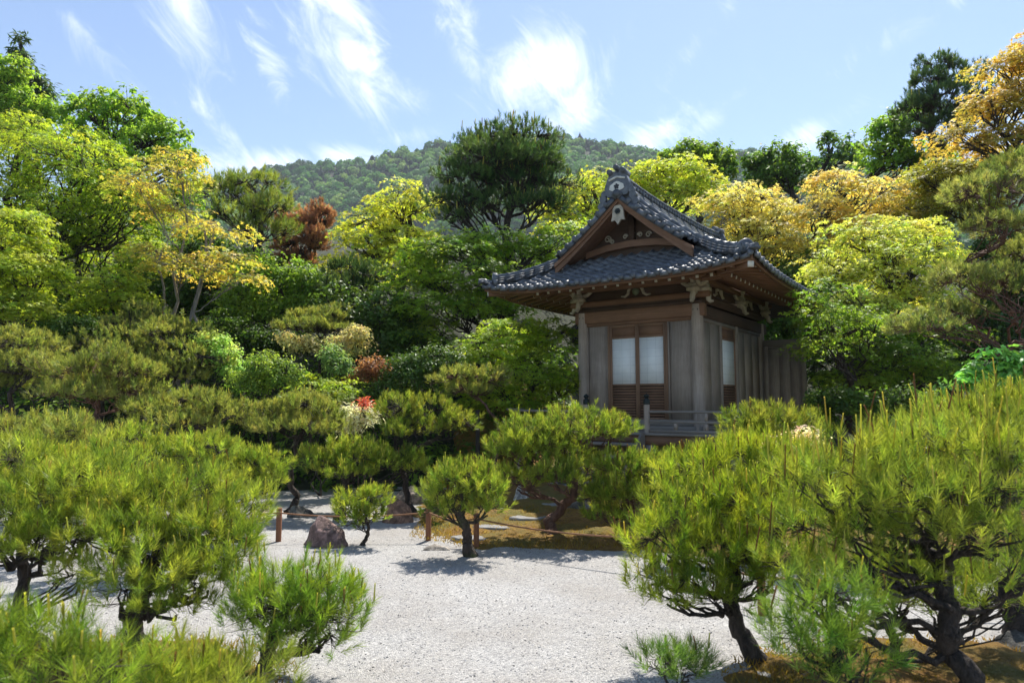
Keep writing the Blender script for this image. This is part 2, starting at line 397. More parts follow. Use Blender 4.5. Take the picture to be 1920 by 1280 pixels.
def poly_dist(poly):
    P = np.array(poly, float)
    def f(X, Y):
        d = np.full(X.shape, 1e9); ins = np.zeros(X.shape, bool)
        for i in range(len(P)):
            a, b = P[i], P[(i + 1) % len(P)]; ab = b - a
            t = np.clip(((X - a[0]) * ab[0] + (Y - a[1]) * ab[1]) / (ab @ ab), 0, 1)
            d = np.minimum(d, np.hypot(X - a[0] - t * ab[0], Y - a[1] - t * ab[1]))
            cr = ((a[1] > Y) != (b[1] > Y)) & (X < (b[0] - a[0]) * (Y - a[1]) / (b[1] - a[1] + 1e-12) + a[0]); ins ^= cr
        return np.where(ins, d, -d)
    return f
moss_bed('moss_bed', poly_dist([(-1.55, 10.2), (-1.05, 9.0), (-.68, 8.2), (-.1, 7.95), (.6, 8.0), (1.5, 7.9), (2.6, 7.3), (4.5, 6.7), (9, 6.4), (9.4, 17), (-1, 17), (-1.7, 12)]),
         np.arange(-2.2, 9.6, .11), np.arange(6.2, 17.2, .11), .05)
moss_bed('moss_patch', lambda X, Y: .9 - np.hypot((X - 2.75) / 1.75, (Y - 4.2) / 1.0), np.arange(.6, 5, .05), np.arange(2.9, 5.6, .05), .07)
moss_bed('moss_patch', lambda X, Y: .9 - np.hypot((X + 2.6) / 1.5, (Y - 4.3) / .9), np.arange(-4.4, -.8, .05), np.arange(3.2, 5.6, .05), .07)

# wooded hill behind: ridge traced along the skyline, about 600 m away, built as terrain
SKY = [(-900, 470), (-300, 440), (100, 395), (300, 365), (450, 327), (560, 305), (640, 303), (690, 300), (760, 283), (830, 268), (900, 258), (980, 252), (1060, 257), (1150, 270), (1240, 286), (1330, 280), (1420, 284), (1500, 304), (1600, 312), (1760, 330), (2100, 350), (2900, 430)]
D_R = 620.
rx = np.array([at(p, q, D_R)[0] for p, q in SKY]); rzz = np.array([at(p, q, D_R)[2] for p, q in SKY])
hn = sin_noise(11, 9, .008, .03); hn2 = sin_noise(12, 9, .03, .09)
def hill_z(X, Y):
    ridge = np.interp(X, rx, rzz) - 7
    t = np.clip((Y - 150) / (D_R - 150), 0, None)
    prof = np.where(t < 1, t ** 1.25, 1 - .35 * (t - 1))
    P = np.stack([X, Y, 0 * X], -1)
    w = 4 * np.clip(t, 0, 1) * np.clip(1 - t, 0, 1)
    return ridge * prof + w * (13 * hn(P) + 5 * hn2(P)) + 3 - 8 * (t <= 0)
grid_sheet('hill', np.arange(-900, 1000, 14.), np.arange(150, 1000, 12.), hill_z, M['soil'])

def blob_crown(seed, conifer=False):
    rng = np.random.default_rng(seed); N = 420
    d = rng.normal(0, 1, (N, 3)); d[:, 2] = np.abs(d[:, 2]) * 1.0 - .35; d /= np.linalg.norm(d, axis=1)[:, None]
    nn = sin_noise(seed + 3, 6, 2, 5); r = (1 + .22 * nn(d)) * rng.uniform(.78, 1.02, N)
    p = d * r[:, None] * np.array((1, 1, .85 if not conifer else 1.7))
    if conifer: p[:, :2] *= np.clip(1.15 - (p[:, 2:3] + .6) / 2.3, .08, 1)
    nrm = d + rng.normal(0, .35, (N, 3)); nrm /= np.linalg.norm(nrm, axis=1)[:, None]
    a = rng.normal(0, 1, (N, 3)); x = np.cross(nrm, a); x /= np.linalg.norm(x, axis=1)[:, None]; y = np.cross(nrm, x)
    s = rng.uniform(.13, .24, N)[:, None]
    V = np.stack([p + x * s, p + y * s * .8, p - x * s, p - y * s * .8], 1).reshape(-1, 3)
    F = np.arange(4 * N).reshape(-1, 4)
    core = []
    return V, F
def hill_forest():
    rng = np.random.default_rng(21)
    pts = []
    Y = 170.
    while Y < 690:
        step = 5.2 + Y * .004
        xs = np.arange(-.95 * Y - 40, .95 * Y + 40, step); pts.append(np.stack([xs + rng.normal(0, step * .3, len(xs)), Y + rng.normal(0, step * .3, len(xs))], -1)); Y += step * .9
    P = np.concatenate(pts); Z = hill_z(P[:, 0], P[:, 1]); N = len(P)
    nn = sin_noise(31, 6, .01, .05)
    t = nn(np.stack([P[:, 0], P[:, 1], 0 * Z], -1)) * .5 + rng.normal(0, .7, N)
    cols = np.array([(.045, .125, .028), (.09, .23, .045), (.16, .33, .06), (.29, .42, .08)])
    ci = np.clip((t + 1.4) / 2.8 * 3, 0, 2.999); k = ci.astype(int); fr = (ci - k)[:, None]
    C = cols[k] * (1 - fr) + cols[k + 1] * fr
    con = rng.random(N) < .22; C[con] = np.array((.035, .065, .026)) * rng.uniform(.8, 1.3, (con.sum(), 1))
    sc = rng.uniform(1.6, 6.2, N) * np.where(con, .75, 1)
    me = bpy.data.meshes.new('hill_forest'); me.vertices.add(N); me.vertices.foreach_set('co', np.stack([P[:, 0], P[:, 1], Z + sc * .45], -1).astype(np.float32).ravel())
    for nm, ty, dat in (('size', 'FLOAT', sc), ('pick', 'INT', np.where(con, 3 + rng.integers(0, 2, N), rng.integers(0, 3, N))), ('turn', 'FLOAT', rng.random(N) * 6.28)):
        a = me.attributes.new(nm, ty, 'POINT'); a.data.foreach_set('value', dat.astype(np.int32 if ty == 'INT' else np.float32))
    a = me.attributes.new('tint', 'FLOAT_COLOR', 'POINT'); C4 = np.ones((N, 4), np.float32); C4[:, :3] = C; a.data.foreach_set('color', C4.ravel())
    m, n, l, bs = mat_base('far_foliage')
    a_ = n.new('ShaderNodeAttribute'); a_.attribute_name = 'tint'; a_.attribute_type = 'INSTANCER'
    l.new(a_.outputs['Color'], bs.inputs['Base Color']); bs.inputs['Roughness'].default_value = .7
    tr = n.new('ShaderNodeBsdfTranslucent'); l.new(a_.outputs['Color'], tr.inputs['Color'])
    mx = n.new('ShaderNodeMixShader'); mx.inputs[0].default_value = .5
    l.new(bs.outputs[0], mx.inputs[1]); l.new(tr.outputs[0], mx.inputs[2]); l.new(mx.outputs[0], n['Material Output'].inputs['Surface'])
    protos = []
    for i in range(5):
        V, F = blob_crown(40 + i, i >= 3); pm = mesh_np('far_crown', V, F); pm.materials.append(m)
        protos.append(bpy.data.objects.new('far_crown', pm))
    ng = bpy.data.node_groups.new('forest', 'GeometryNodeTree')
    ng.interface.new_socket('Geometry', in_out='INPUT', socket_type='NodeSocketGeometry'); ng.interface.new_socket('Geometry', in_out='OUTPUT', socket_type='NodeSocketGeometry')
    N_, L_ = ng.nodes, ng.links
    gi, go = N_.new('NodeGroupInput'), N_.new('NodeGroupOutput'); jn = N_.new('GeometryNodeJoinGeometry')
    def attr(nm, ty):
        q = N_.new('GeometryNodeInputNamedAttribute'); q.data_type = ty; q.inputs['Name'].default_value = nm; return [o for o in q.outputs if o.enabled and o.name == 'Attribute'][0]
    pick, size, turn = attr('pick', 'INT'), attr('size', 'FLOAT'), attr('turn', 'FLOAT')
    cx = N_.new('ShaderNodeCombineXYZ'); L_.new(turn, cx.inputs['Z'])
    for i, po in enumerate(protos):
        oi = N_.new('GeometryNodeObjectInfo'); oi.inputs['Object'].default_value = po
        cmp_ = N_.new('FunctionNodeCompare'); cmp_.data_type = 'INT'; cmp_.operation = 'EQUAL'
        ins = [s for s in cmp_.inputs if s.enabled]; L_.new(pick, ins[0]); ins[1].default_value = i
        ip = N_.new('GeometryNodeInstanceOnPoints')
        L_.new(gi.outputs[0], ip.inputs['Points']); L_.new(cmp_.outputs[0], ip.inputs['Selection']); L_.new(oi.outputs['Geometry'], ip.inputs['Instance'])
        L_.new(cx.outputs[0], ip.inputs['Rotation']); L_.new(size, ip.inputs['Scale']); L_.new(ip.outputs[0], jn.inputs[0])
    L_.new(jn.outputs[0], go.inputs[0])
    o = link('hill_forest', me, m); md = o.modifiers.new('forest', 'NODES'); md.node_group = ng
    tag(o, 'distant mixed forest covering the hazy hill behind the garden', 'forest', kind='stuff')
hill_forest()

def moss_tufts():
    rng = np.random.default_rng(91); N = 26000
    reg = rng.integers(0, 3, N); X = np.where(reg == 0, rng.uniform(-1.3, 3.4, N), np.where(reg == 1, rng.normal(2.75, .8, N), rng.normal(-2.6, .7, N)))
    Y = np.where(reg == 0, rng.uniform(7.9, 10, N), np.where(reg == 1, rng.normal(4.2, .45, N), rng.normal(4.3, .4, N)))
    ok = np.where(reg == 0, Y > 8.0 - .1 * np.sin(3 * X) + np.clip(-.6 - X, 0, 2) * 1.1, np.where(reg == 1, np.hypot((X - 2.75) / 1.75, (Y - 4.2)) < .85, np.hypot((X + 2.6) / 1.5, (Y - 4.3) / .9) < .85))
    X, Y = X[ok], Y[ok]; N = len(X); z = hz(X, Y) + .04
    p = np.stack([X, Y, z], -1); up = np.stack([rng.normal(0, .6, N), rng.normal(0, .6, N), np.ones(N)], -1); h = rng.uniform(.018, .05, N)[:, None]
    wv = rng.normal(0, 1, (N, 3)) * np.array((1, 1, 0)); wv = wv / np.linalg.norm(wv, axis=1, keepdims=True) * .006
    V = np.stack([p - wv, p + wv, p + up * h], 1).reshape(-1, 3); t = rng.random((N, 1)); C = np.array((.20, .11, .02)) * (1 - t) + np.array((.36, .27, .05)) * t
    o = link('moss_tufts', mesh_np('moss_tufts', V, np.arange(3 * N).reshape(-1, 3), np.repeat(C, 3, 0)), M['leaf']); tag(o, 'short ochre moss tufts growing over the moss beds', 'moss', kind='stuff')
moss_tufts()

# ------------------------------------------------------------------ the pavilion (local x along its front, y into it, z up)
pav = empty('garden_pavilion', (2.344, 12.668, 0), R(-35.5))
tag(pav, 'small weathered wooden pavilion with a grey tiled hip and gable roof', 'pavilion')
HW, DEP, OV = 1.15, 3.8, 1.41          # half width, depth, eave overhang
UW = HW + OV                            # half width of the eaves
Y0, Y1 = -OV, DEP + OV
GY = -.78                               # verge of the gable roof
GW = -.12                               # gable wall
def prof(w): return 3.79 + .40 * w + .10 * w * w
def lift(t, w): return .15 * np.abs(t) ** 4 * np.clip(1 - w / 1.25, 0, 1) ** 2
def roof_pt(face, a, w):
    """point of the roof surface: a along the eave, w in from the eave"""
    if face == 'front': return np.array((a, Y0 + w, prof(w) + lift(a / UW, w)))
    if face == 'back': return np.array((a, Y1 - w, prof(w) + lift(a / UW, w)))
    s = 1 if face == 'right' else -1
    return np.array((s * (UW - w), a, prof(w) + lift((a - DEP / 2) / (DEP / 2 + OV), w)))
def roof_frame(face, a, w):
    e = .01; p = roof_pt(face, a, w)
    y = roof_pt(face, a, w + e) - p; y /= np.linalg.norm(y)
    x = roof_pt(face, a + e, w) - p
    if face in ('left', 'back'): x = -x
    x -= y * (x @ y); x /= np.linalg.norm(x); z = np.cross(x, y)
    return Matrix(((x[0], y[0], z[0], p[0]), (x[1], y[1], z[1], p[1]), (x[2], y[2], z[2], p[2]), (0, 0, 0, 1)))

# under-surface of the roof, with thickness
def roof_deck():
    b = MB()
    def patch(face, arange, ws, off):
        P = [[roof_pt(face, a, w) + np.array((0, 0, off)) for a in arange(w)] for w in ws]
        nx = len(P[0]); V = np.array(P).reshape(-1, 3); i = (np.arange(len(ws) - 1)[:, None] * nx + np.arange(nx - 1)[None]).reshape(-1)
        b.add(V, np.stack([i, i + 1, i + nx + 1, i + nx], -1))
    for off in (-.025, -.075):
        for f in ('front', 'back'):
            patch(f, lambda w: np.linspace(-(UW - w), UW - w, 25), np.linspace(.0, 1.29, 8), off)
        for f in ('left', 'right'):
            patch(f, lambda w: np.linspace(Y0 + w, Y1 - w, 25), np.linspace(.0, 1.29, 8), off)
            patch(f, lambda w: np.linspace(GY, DEP - GY, 9), np.linspace(1.29, UW, 9), off)
    return b.build('roof', M['clay_deck'], pav, smooth=True)
M['clay_deck'] = plain_mat('clay_deck', (.045, .047, .052), .8, 0, .3, 9, .2)
roof = roof_deck(); roof['label'] = 'blue grey tiled hip and gable roof'

TW, TL, ROW = UW * 2 / 24, .235, .178
def tile_mesh():
    xs = np.linspace(0, 1, 10); prof_ = np.where(xs < .66, -.016 * np.sin(np.pi * xs / .66), .034 * np.sin(np.pi * (xs - .66) / .34))
    X = (xs - .5) * TW * 1.02
    b = MB(); lo = np.stack([X, 0 * X, prof_ + .030], -1); hi = np.stack([X, 0 * X + TL, prof_ + .004], -1); un = lo - np.array((0, -.004, .022))
    n = len(xs); i = np.arange(n - 1)
    V = np.concatenate([lo, hi, un]); b.add(V, np.concatenate([np.stack([i, i + 1, n + i + 1, n + i], -1), np.stack([2 * n + i, 2 * n + i + 1, i + 1, i], -1)]))
    return b
tb = tile_mesh()
tile_me = mesh_np('roof_tile', np.concatenate(tb.v), [np.concatenate(f) for f in tb.f.values()], smooth=False); tile_me.materials.append(M['clay'])
for p in tile_me.polygons: p.use_smooth = True
tv = np.concatenate(tb.v); tf = np.concatenate(tb.f[4])
rows = []; w = 0.
while w < UW - .06: rows.append(w); w += ROW * math.cos(math.atan(.40 + .2 * w))
tiles = []
rt = random.Random(3)
for face in ('front', 'right', 'left', 'back'):
    for r, w in enumerate(rows):
        if face in ('front', 'back'):
            if w > 1.16: continue
            cols_ = [-UW + TW * (k + .5) for k in range(24)]
            cols_ = [a for a in cols_ if abs(a) < UW - w + .03]
        else:
            cols_ = [Y0 + TW * (k + .5) for k in range(31)]
            cols_ = [a for a in cols_ if (Y0 + w - .03 < a < Y1 - w + .03 if w < 1.25 else GY < a < DEP - GY)]
        for a in cols_: tiles.append((face, a, w))
rank = {'front': 0, 'right': 1, 'left': 3, 'back': 4}
tiles.sort(key=lambda t: (rank[t[0]], t[1] if t[0] == 'right' else 0))
rest = MB()
for i, (face, a, w) in enumerate(tiles):
    Mx = roof_frame(face, a, w)
    Mx = Mx @ Matrix.Rotation(rt.gauss(0, .012), 4, 'Z') @ Matrix.Rotation(rt.gauss(0, .012), 4, 'X') @ Matrix.Translation((rt.gauss(0, .003), -.02 + rt.gauss(0, .004), 0))
    if i < 300:
        o = link('roof_tile', tile_me, None, roof); o.matrix_local = Mx
    else:
        m3 = np.array(Mx); rest.add(tv @ m3[:3, :3].T + m3[:3, 3], tf)
ro = rest.build('roof_tiles', M['clay'], roof); ro['kind'] = 'stuff'
for p in ro.data.polygons: p.use_smooth = True

# round eave ends, one under every roll of the lowest course
eb = MB(); k = 12; an = np.arange(k) / k * 2 * np.pi
for rr, y in ((.046, -.022), (.046, .05)):
    pass
eb.tube([(0, .05, 0), (0, -.015, 0), (0, -.022, 0), (0, -.022, 0.0001), (0, -.014, 0)], [.046, .046, .040, .032, .030], 12)
em = mesh_np('eave_tile', np.concatenate(eb.v), [np.concatenate(f) for f in eb.f.values()]); em.materials.append(M['clay'])
pend = MB().box(-TW * .32, TW * .36, -.018, .004, -.035, .030)
pm_ = mesh_np('eave_pendant', np.concatenate(pend.v), [np.concatenate(f) for f in pend.f.values()]); pm_.materials.append(M['clay'])
for face, cnt, st in (('front', 24, -UW), ('right', 31, Y0), ('left', 31, Y0)):
    for k in range(cnt):
        a = st + TW * (k + .83)
        if face == 'front' and abs(a) > UW: continue
        Mx = roof_frame(face, a, 0.0)
        flip = Matrix.Identity(4)
        o = link('eave_tile', em, None, roof); o.matrix_local = Mx @ Matrix.Translation((0, -.02, .016))
        o = link('eave_pendant', pm_, None, roof); o.matrix_local = Mx @ Matrix.Translation((-TW * .5, -.016, -.012))

# ridges: stacked flat courses under a row of round caps
def ridge(path, courses, capr, seg, name, endcap=True):
    P = np.array(path, float); d = np.r_[0, np.cumsum(np.linalg.norm(np.diff(P, axis=0), axis=1))]
    b = MB()
    for wd, z0, z1 in courses:
        for i in range(len(P) - 1):
            a, c = P[i], P[i + 1]; ex = (c - a) / np.linalg.norm(c - a) * .004
            b.bar(a - ex + np.array((0, 0, (z0 + z1) / 2)), c + ex + np.array((0, 0, (z0 + z1) / 2)), wd, z1 - z0 - .006)
    o = b.build(name, M['clay'], roof)
    top = courses[-1][2]; nseg = max(2, int(d[-1] / seg))
    for i in range(nseg):
        t0, t1 = d[-1] * i / nseg, d[-1] * (i + 1) / nseg
        q = [np.array([np.interp(t, d, P[:, j]) for j in range(3)]) + np.array((0, 0, top)) for t in (t0, t0 + (t1 - t0) * .12, t0 + (t1 - t0) * .13, t1 + .01)]
        MB().tube(q, [capr * 1.12, capr * 1.12, capr, capr * .97], 12).build('ridge_cap', M['clay'], roof, smooth=False)
    return o
zr = prof(UW)
ry = np.linspace(GY + .05, DEP - GY - .05, 14)
main = [(0, y, zr - .05 + .10 * abs((y - DEP / 2) / 2.7) ** 3) for y in ry]
ridge(main, [(.30, 0, .06), (.26, .06, .11), (.22, .11, .16), (.19, .16, .26), (.25, .26, .30)], .068, .26, 'main_ridge')
for y in np.arange(GY + .12, DEP - GY, .13):                     # row of round ornaments along the ridge face
    zz = zr - .05 + .10 * abs((y - DEP / 2) / 2.7) ** 3 + .21
    for s in (-1, 1): MB().tube([(s * .09, y, zz), (s * .125, y, zz), (s * .13, y, zz)], [.042, .042, .025], 10).build('ridge_rosette', M['clay'], roof)
for s in (-1, 1):
    face = 'right' if s > 0 else 'left'
    desc = [roof_pt(face, -.25, w) + np.array((0, 0, .02)) for w in np.linspace(UW - .16, 1.10, 10)]
    ridge(desc, [(.17, 0, .05), (.14, .05, .09)], .062, .25, 'descending_ridge')
    vg = [roof_pt(face, GY + .14, w) + np.array((0, 0, .035)) for w in np.linspace(UW - .1, 1.27, 10)]
    ridge(vg, [(.10, -.02, .02)], .058, .24, 'verge_ridge')
    hip = []
    for w in np.linspace(1.12, .16, 8):
        p = roof_pt('front', s * (UW - w), w); hip.append(p + np.array((0, 0, .02)))
    ridge(hip, [(.20, 0, .055), (.17, .055, .10), (.14, .10, .14)], .062, .25, 'hip_ridge')
    low = [roof_pt('front', s * (UW - w), w) + np.array((0, 0, .03 + (.035 if w < .03 else 0))) for w in np.linspace(.3, -.06, 6)]
    ridge(low, [(.13, -.02, .03)], .05, .12, 'corner_tile')
    hipb = [roof_pt('back', s * (UW - w), w) + np.array((0, 0, .02)) for w in np.linspace(1.12, .12, 8)]
    ridge(hipb, [(.20, 0, .055), (.17, .055, .10)], .062, .25, 'hip_ridge')
    # end tile of the hip ridge: round face with scrolls
    p = roof_pt('front', s * (UW - .16), .16) + np.array((0, 0, .13)); dirv = np.array((s * .7071, -.7071, 0))
    b = MB(); b.tube([p - dirv * .04, p + dirv * .03, p + dirv * .04, p + dirv * .042, p + dirv * .028], [.125, .125, .115, .09, .085], 20)
    for q, rr in ((-.12, .06), (.12, .06)):
        sd = np.array((dirv[1], -dirv[0], 0)) * q + np.array((0, 0, -.085)); b.tube([p + sd - dirv * .03, p + sd + dirv * .03, p + sd + dirv * .038], [rr, rr, rr * .7], 14)
    b.tube([p + dirv * .03, p + dirv * .05], [.05, .03], 12)
    b.build('hip_end_tile', M['clay'], roof)
    # verge discs along the gable edge, and verge tiles turned down over the bargeboard
    ws = np.arange(1.34, UW - .05, .165)
    for w in ws:
        p = roof_pt(face, GY, w)
        MB().tube([p + np.array((0, .10, .028)), p + np.array((0, -.012, .028)), p + np.array((0, -.02, .028)), p + np.array((0, -.013, .028))], [.047, .047, .04, .034], 12).build('verge_disc', M['clay'], roof)
        q = roof_pt(face, GY, min(UW, w + .155))
        MB().bar(p + np.array((0, 0, -.03)), q + np.array((0, 0, -.03)), .03, .085).build('verge_tile', M['clay'], roof)

# ridge-end ornament: shield, white crest with a dark flower, scroll wings and three round tile ends
def ornament(y, s):
    zb = zr + .05
    b = MB(); b.prism([(-.20, zb - .10), (.20, zb - .10), (.25, zb + .08), (.19, zb + .25), (.08, zb + .33), (-.08, zb + .33), (-.19, zb + .25), (-.25, zb + .08)], y - .05, y + .05)
    for sx in (-1, 1):
        for (dx, dz, r) in ((.27, -.02, .06), (.30, -.12, .07), (.33, -.24, .075), (.35, -.36, .06)):
            b.tube([(sx * dx, y - .04, zb + dz), (sx * dx, y + .04, zb + dz), (sx * dx, y + .045, zb + dz)], [r, r, r * .6], 12)
    o = b.build('ridge_end_tile', M['clay'], roof)
    MB().prism([(-.15, zb + .03), (-.10, zb), (0, zb - .015), (.10, zb), (.15, zb + .03), (.13, zb + .10), (.05, zb + .15), (0, zb + .165), (-.05, zb + .15), (-.13, zb + .10)], y - .062 * s - .008, y - .062 * s + .008).build('crest_plate', M['white'], roof)
    fb = MB(); fb.tube([(0, y - .07 * s, zb + .07), (0, y - .082 * s, zb + .07)], [.022, .018], 10)
    for kk in range(5):
        a = kk * 2 * math.pi / 5 + math.pi / 2; fb.tube([(.034 * math.cos(a), y - .068 * s, zb + .07 + .034 * math.sin(a)), (.034 * math.cos(a), y - .079 * s, zb + .07 + .034 * math.sin(a))], [.021, .018], 10)
    fb.build('crest_flower', M['clay_deck'], roof)
    MB().bar((-.16, y - .04 * s, zb + .205), (0, y - .04 * s, zb + .25), .06, .03).bar((0, y - .04 * s, zb + .25), (.16, y - .04 * s, zb + .205), .06, .03).build('crest_moulding', M['white'], roof)
    for dx, dz in ((-.13, .35), (0, .42), (.13, .35)):
        MB().tube([(dx, y + .16 * s, zb + dz - .03), (dx, y - .10 * s, zb + dz), (dx, y - .115 * s, zb + dz), (dx, y - .108 * s, zb + dz)], [.05, .052, .045, .035], 12).build('crown_tile', M['clay'], roof)
    MB().box(-.18, .18, y - .03, y + .12, zb + .26, zb + .36).build('crown_base', M['clay'], roof)
    p = np.array((0, y - .02 * s, zb - .06)); MB().tube([p, p - np.array((0, .07 * s, 0)), p - np.array((0, .08 * s, 0)), p - np.array((0, .07 * s, 0))], [.075, .075, .06, .05], 14).build('verge_crown_disc', M['clay'], roof)
ornament(GY + .06, 1); ornament(DEP - GY - .06, -1)

# gable: dark boards, curved bargeboards, tie beam, pendant, carvings
def gable_outline(off, n=9, wmin=1.16):
    ws = np.linspace(wmin, UW, n)
    return [(-(UW - w), prof(w) + off) for w in ws] + [((UW - w), prof(w) + off) for w in ws[::-1][1:]]
MB().prism(gable_outline(-.07) + [(1.40, 4.0), (-1.40, 4.0)], GW, GW + .04).build('gable_wall', M['wood_dark'], pav)
MB().prism(gable_outline(-.07) + [(1.40, 4.0), (-1.40, 4.0)], DEP - GW - .04, DEP - GW).build('gable_wall', M['wood_dark'], pav)
for s in (-1, 1):
    for y, nm in ((GY + .07, 'bargeboard'), (DEP - GY - .13, 'bargeboard')):
        ws = np.linspace(1.2, UW, 12)
        top = [(s * (UW - w), prof(w) - .075) for w in ws]; bot = [(s * (UW - w), prof(w) - .075 - .13 - .07 * (1 - (w - 1.2) / 1.36) ** 2) for w in ws]
        MB().prism(top + bot[::-1], y, y + .05).build(nm, M['wood_brown_x'], pav)
        top2 = [(s * (UW - w), prof(w) - .075) for w in ws]; bot2 = [(s * (UW - w), prof(w) - .15) for w in ws]
        MB().prism(top2 + bot2[::-1], y - .035 if y < 0 else y + .05, y if y < 0 else y + .085).build('barge_moulding', M['wood_brown_x'], pav)
    # soffit boards between bargeboard and gable wall
    for k in range(7):
        ya, yb = GY + .13 + k * .075, GY + .13 + k * .075 + .066
        top = [(s * (UW - w), prof(w) - .08) for w in np.linspace(1.3, UW, 9)]; bot = [(s * (UW - w), prof(w) - .11) for w in np.linspace(1.3, UW, 9)]
        MB().prism(top + bot[::-1], ya, yb).build('soffit_board', M['wood_brown_x'], pav)
MB().prism([(-.95, 4.47), (-.5, 4.56), (0, 4.59), (.5, 4.56), (.95, 4.47), (.95, 4.59), (.5, 4.68), (0, 4.71), (-.5, 4.68), (-.95, 4.59)], GW - .12, GW - .003).build('tie_beam', M['wood_brown_x'], pav)
MB().box(-.05, .05, GW - .10, GW - .003, 4.71, 5.2).build('king_post', M['wood_dark'], pav)
zg = zr - .30
g = MB().prism([(-.10, zg + .02), (-.055, zg + .08), (.055, zg + .08), (.10, zg + .02), (.115, zg - .12), (.135, zg - .2), (.06, zg - .185), (.0, zg - .275), (-.06, zg - .185), (-.135, zg - .2), (-.115, zg - .12)], GY + .025, GY + .065)
pd = g.build('gable_pendant', M['carving'], pav)
hx = [(.055 * math.cos(a), zg - .03 + .055 * math.sin(a)) for a in np.arange(6) * math.pi / 3]
MB().prism(hx, GY + .005, GY + .025).build('pendant_boss', M['bronze'], pd)
MB().tube([(0, GY + .006, zg - .03), (0, GY - .02, zg - .03)], [.024, .012], 8).build('pendant_pin', M['bronze'], pd)
rc = random.Random(8)
def scroll(cx, y, cz, r, s, turns=1.3, th=.018):
    pts = []
    for i in range(16):
        t = i / 15; a = t * turns * 2 * math.pi; rr = r * (1 - .75 * t)
        pts.append((cx + s * rr * math.cos(a), y, cz + rr * math.sin(a)))
    return MB().tube(pts, np.linspace(th, th * .6, 16), 6)
for cx, cz, r, s in ((-.52, 4.68, .07, 1), (-.43, 4.62, .05, -1), (-.15, 4.68, .05, 1), (.15, 4.68, .05, -1), (.32, 4.66, .06, 1), (-.02, 4.72, .06, 1)):
    scroll(cx, GW - .03, cz + .13, r, s).build('gable_carving', M['carving'], pav)

# body: columns, beams, panels
FZ, SZ = 1.20, 1.40                    # veranda floor, top of the sill
for x, y in ((-HW, 0), (HW, 0), (-HW, DEP), (HW, DEP)):
    MB().lathe([(.105, FZ - .3), (.105, 3.2), (.10, 3.44)], 20, (x, y, 0)).build('column', M['wood_grey'], pav, smooth=False)
for x, y in ((HW, 2.06), (-HW, 2.06)):
    MB().box(x - .06, x + .06, y - .06, y + .06, FZ, 3.22).build('post', M['wood_grey'], pav, bevel=.006)
def frame_front(y, s=1):
    MB().box(-HW - .15, HW + .15, y - .075, y + .075, 3.23, 3.45).build('head_beam', M['wood_brown_x'], pav, bevel=.008)
    MB().box(-HW - .115, HW + .115, y - .10, y + .10, 3.455, 3.50).build('plate_beam', M['wood_dark'], pav)
    MB().box(-HW, HW, y - .05, y + .05, 3.50, 3.66).build('frieze_board', M['wood_dark'], pav)
    MB().box(-HW - .25, HW + .25, y - .08, y + .06, 3.555, 3.655).build('tie_rail', M['wood_brown_x'], pav, bevel=.006)
    MB().box(-HW, HW, y - .03, y + .03, 3.66, 3.95).build('frieze_board', M['wood_dark'], pav)
    MB().box(-HW - .5, HW + .5, y - .17, y - .052, 3.825, 3.925).build('purlin', M['wood_brown_x'], pav, bevel=.006)
    MB().box(-HW, HW, y - .05, y + .05, 4.07, 4.28).build('frieze_board', M['wood_dark'], pav)
    MB().box(-HW, HW, y - .06, y + .06, 1.295, SZ).build('sill', M['wood_grey_x'], pav, bevel=.006)
    MB().box(-HW - .08, HW + .08, y - .10, y + .08, FZ + .002, 1.29).build('base_beam', M['wood_grey_x'], pav, bevel=.006)
    MB().box(-HW + .09, HW - .09, y - .045, y + .045, 3.165, 3.228).build('lintel', M['wood_brown_x'], pav)
frame_front(0); 
for x in (HW, -HW):
    MB().box(x - .075, x + .075, .078, DEP + .3, 3.22, 3.44).build('head_beam', M['wood_dark'], pav, bevel=.008)
    MB().box(x - .05, x + .05, .05, DEP, 3.50, 3.95).build('frieze_board', M['wood_dark'], pav)
    MB().box(x - .08, x + .08, .08, DEP + .2, 3.55, 3.65).build('tie_rail', M['wood_dark'], pav)
    xx = x + (.11 if x > 0 else -.11); MB().box(xx - .06, xx + .06, -.5, DEP + .5, 3.83, 3.93).build('purlin', M['wood_brown_y'], pav, bevel=.006)
    MB().box(x - .05, x + .05, .05, DEP, 4.07, 4.28).build('frieze_board', M['wood_dark'], pav)
    MB().box(x - .06, x + .06, .06, DEP, 1.295, SZ).build('sill', M['wood_grey_y'], pav, bevel=.006)
    MB().box(x - .10, x + .10, .08, DEP, FZ + .002, 1.29).build('base_beam', M['wood_grey_y'], pav, bevel=.006)
    MB().box(x - .045, x + .045, .09, DEP - .09, 3.155, 3.218).build('lintel', M['wood_grey_y'], pav)
MB().box(-HW + .05, HW - .05, DEP - .03, DEP + .03, FZ, 4.2).build('wall_panel', M['wood_grey'], pav)
for x0 in (-HW + .09, .60):
    x1 = x0 + HW - .69
    nb = 1
    for k in range(nb):
        a, b_ = x0 + (x1 - x0) * k / nb, x0 + (x1 - x0) * (k + 1) / nb
        MB().box(a + .0015, b_ - .0015, -.012 - .003 * k, .02, SZ, 3.165).build('wall_board', M['wood_grey'], pav)
    for xa in (x0, x1 - .03): MB().box(xa, xa + .03, -.04, -.016, SZ, 3.165).build('panel_stile', M['wood_grey'], pav)
def side_boards(x, ya, yb, n):
    for k in range(n):
        a, b_ = ya + (yb - ya) * k / n, ya + (yb - ya) * (k + 1) / n
        MB().box(x - .015 - .002 * (k % 2), x + .015 + .003 * (k % 2), a + .0015, b_ - .0015, SZ, 3.155).build('wall_board', M['wood_grey'], pav)
side_boards(HW, .10, 1.10, 2); side_boards(HW, 2.13, DEP - .1, 3); side_boards(-HW, .10, DEP - .1, 10)

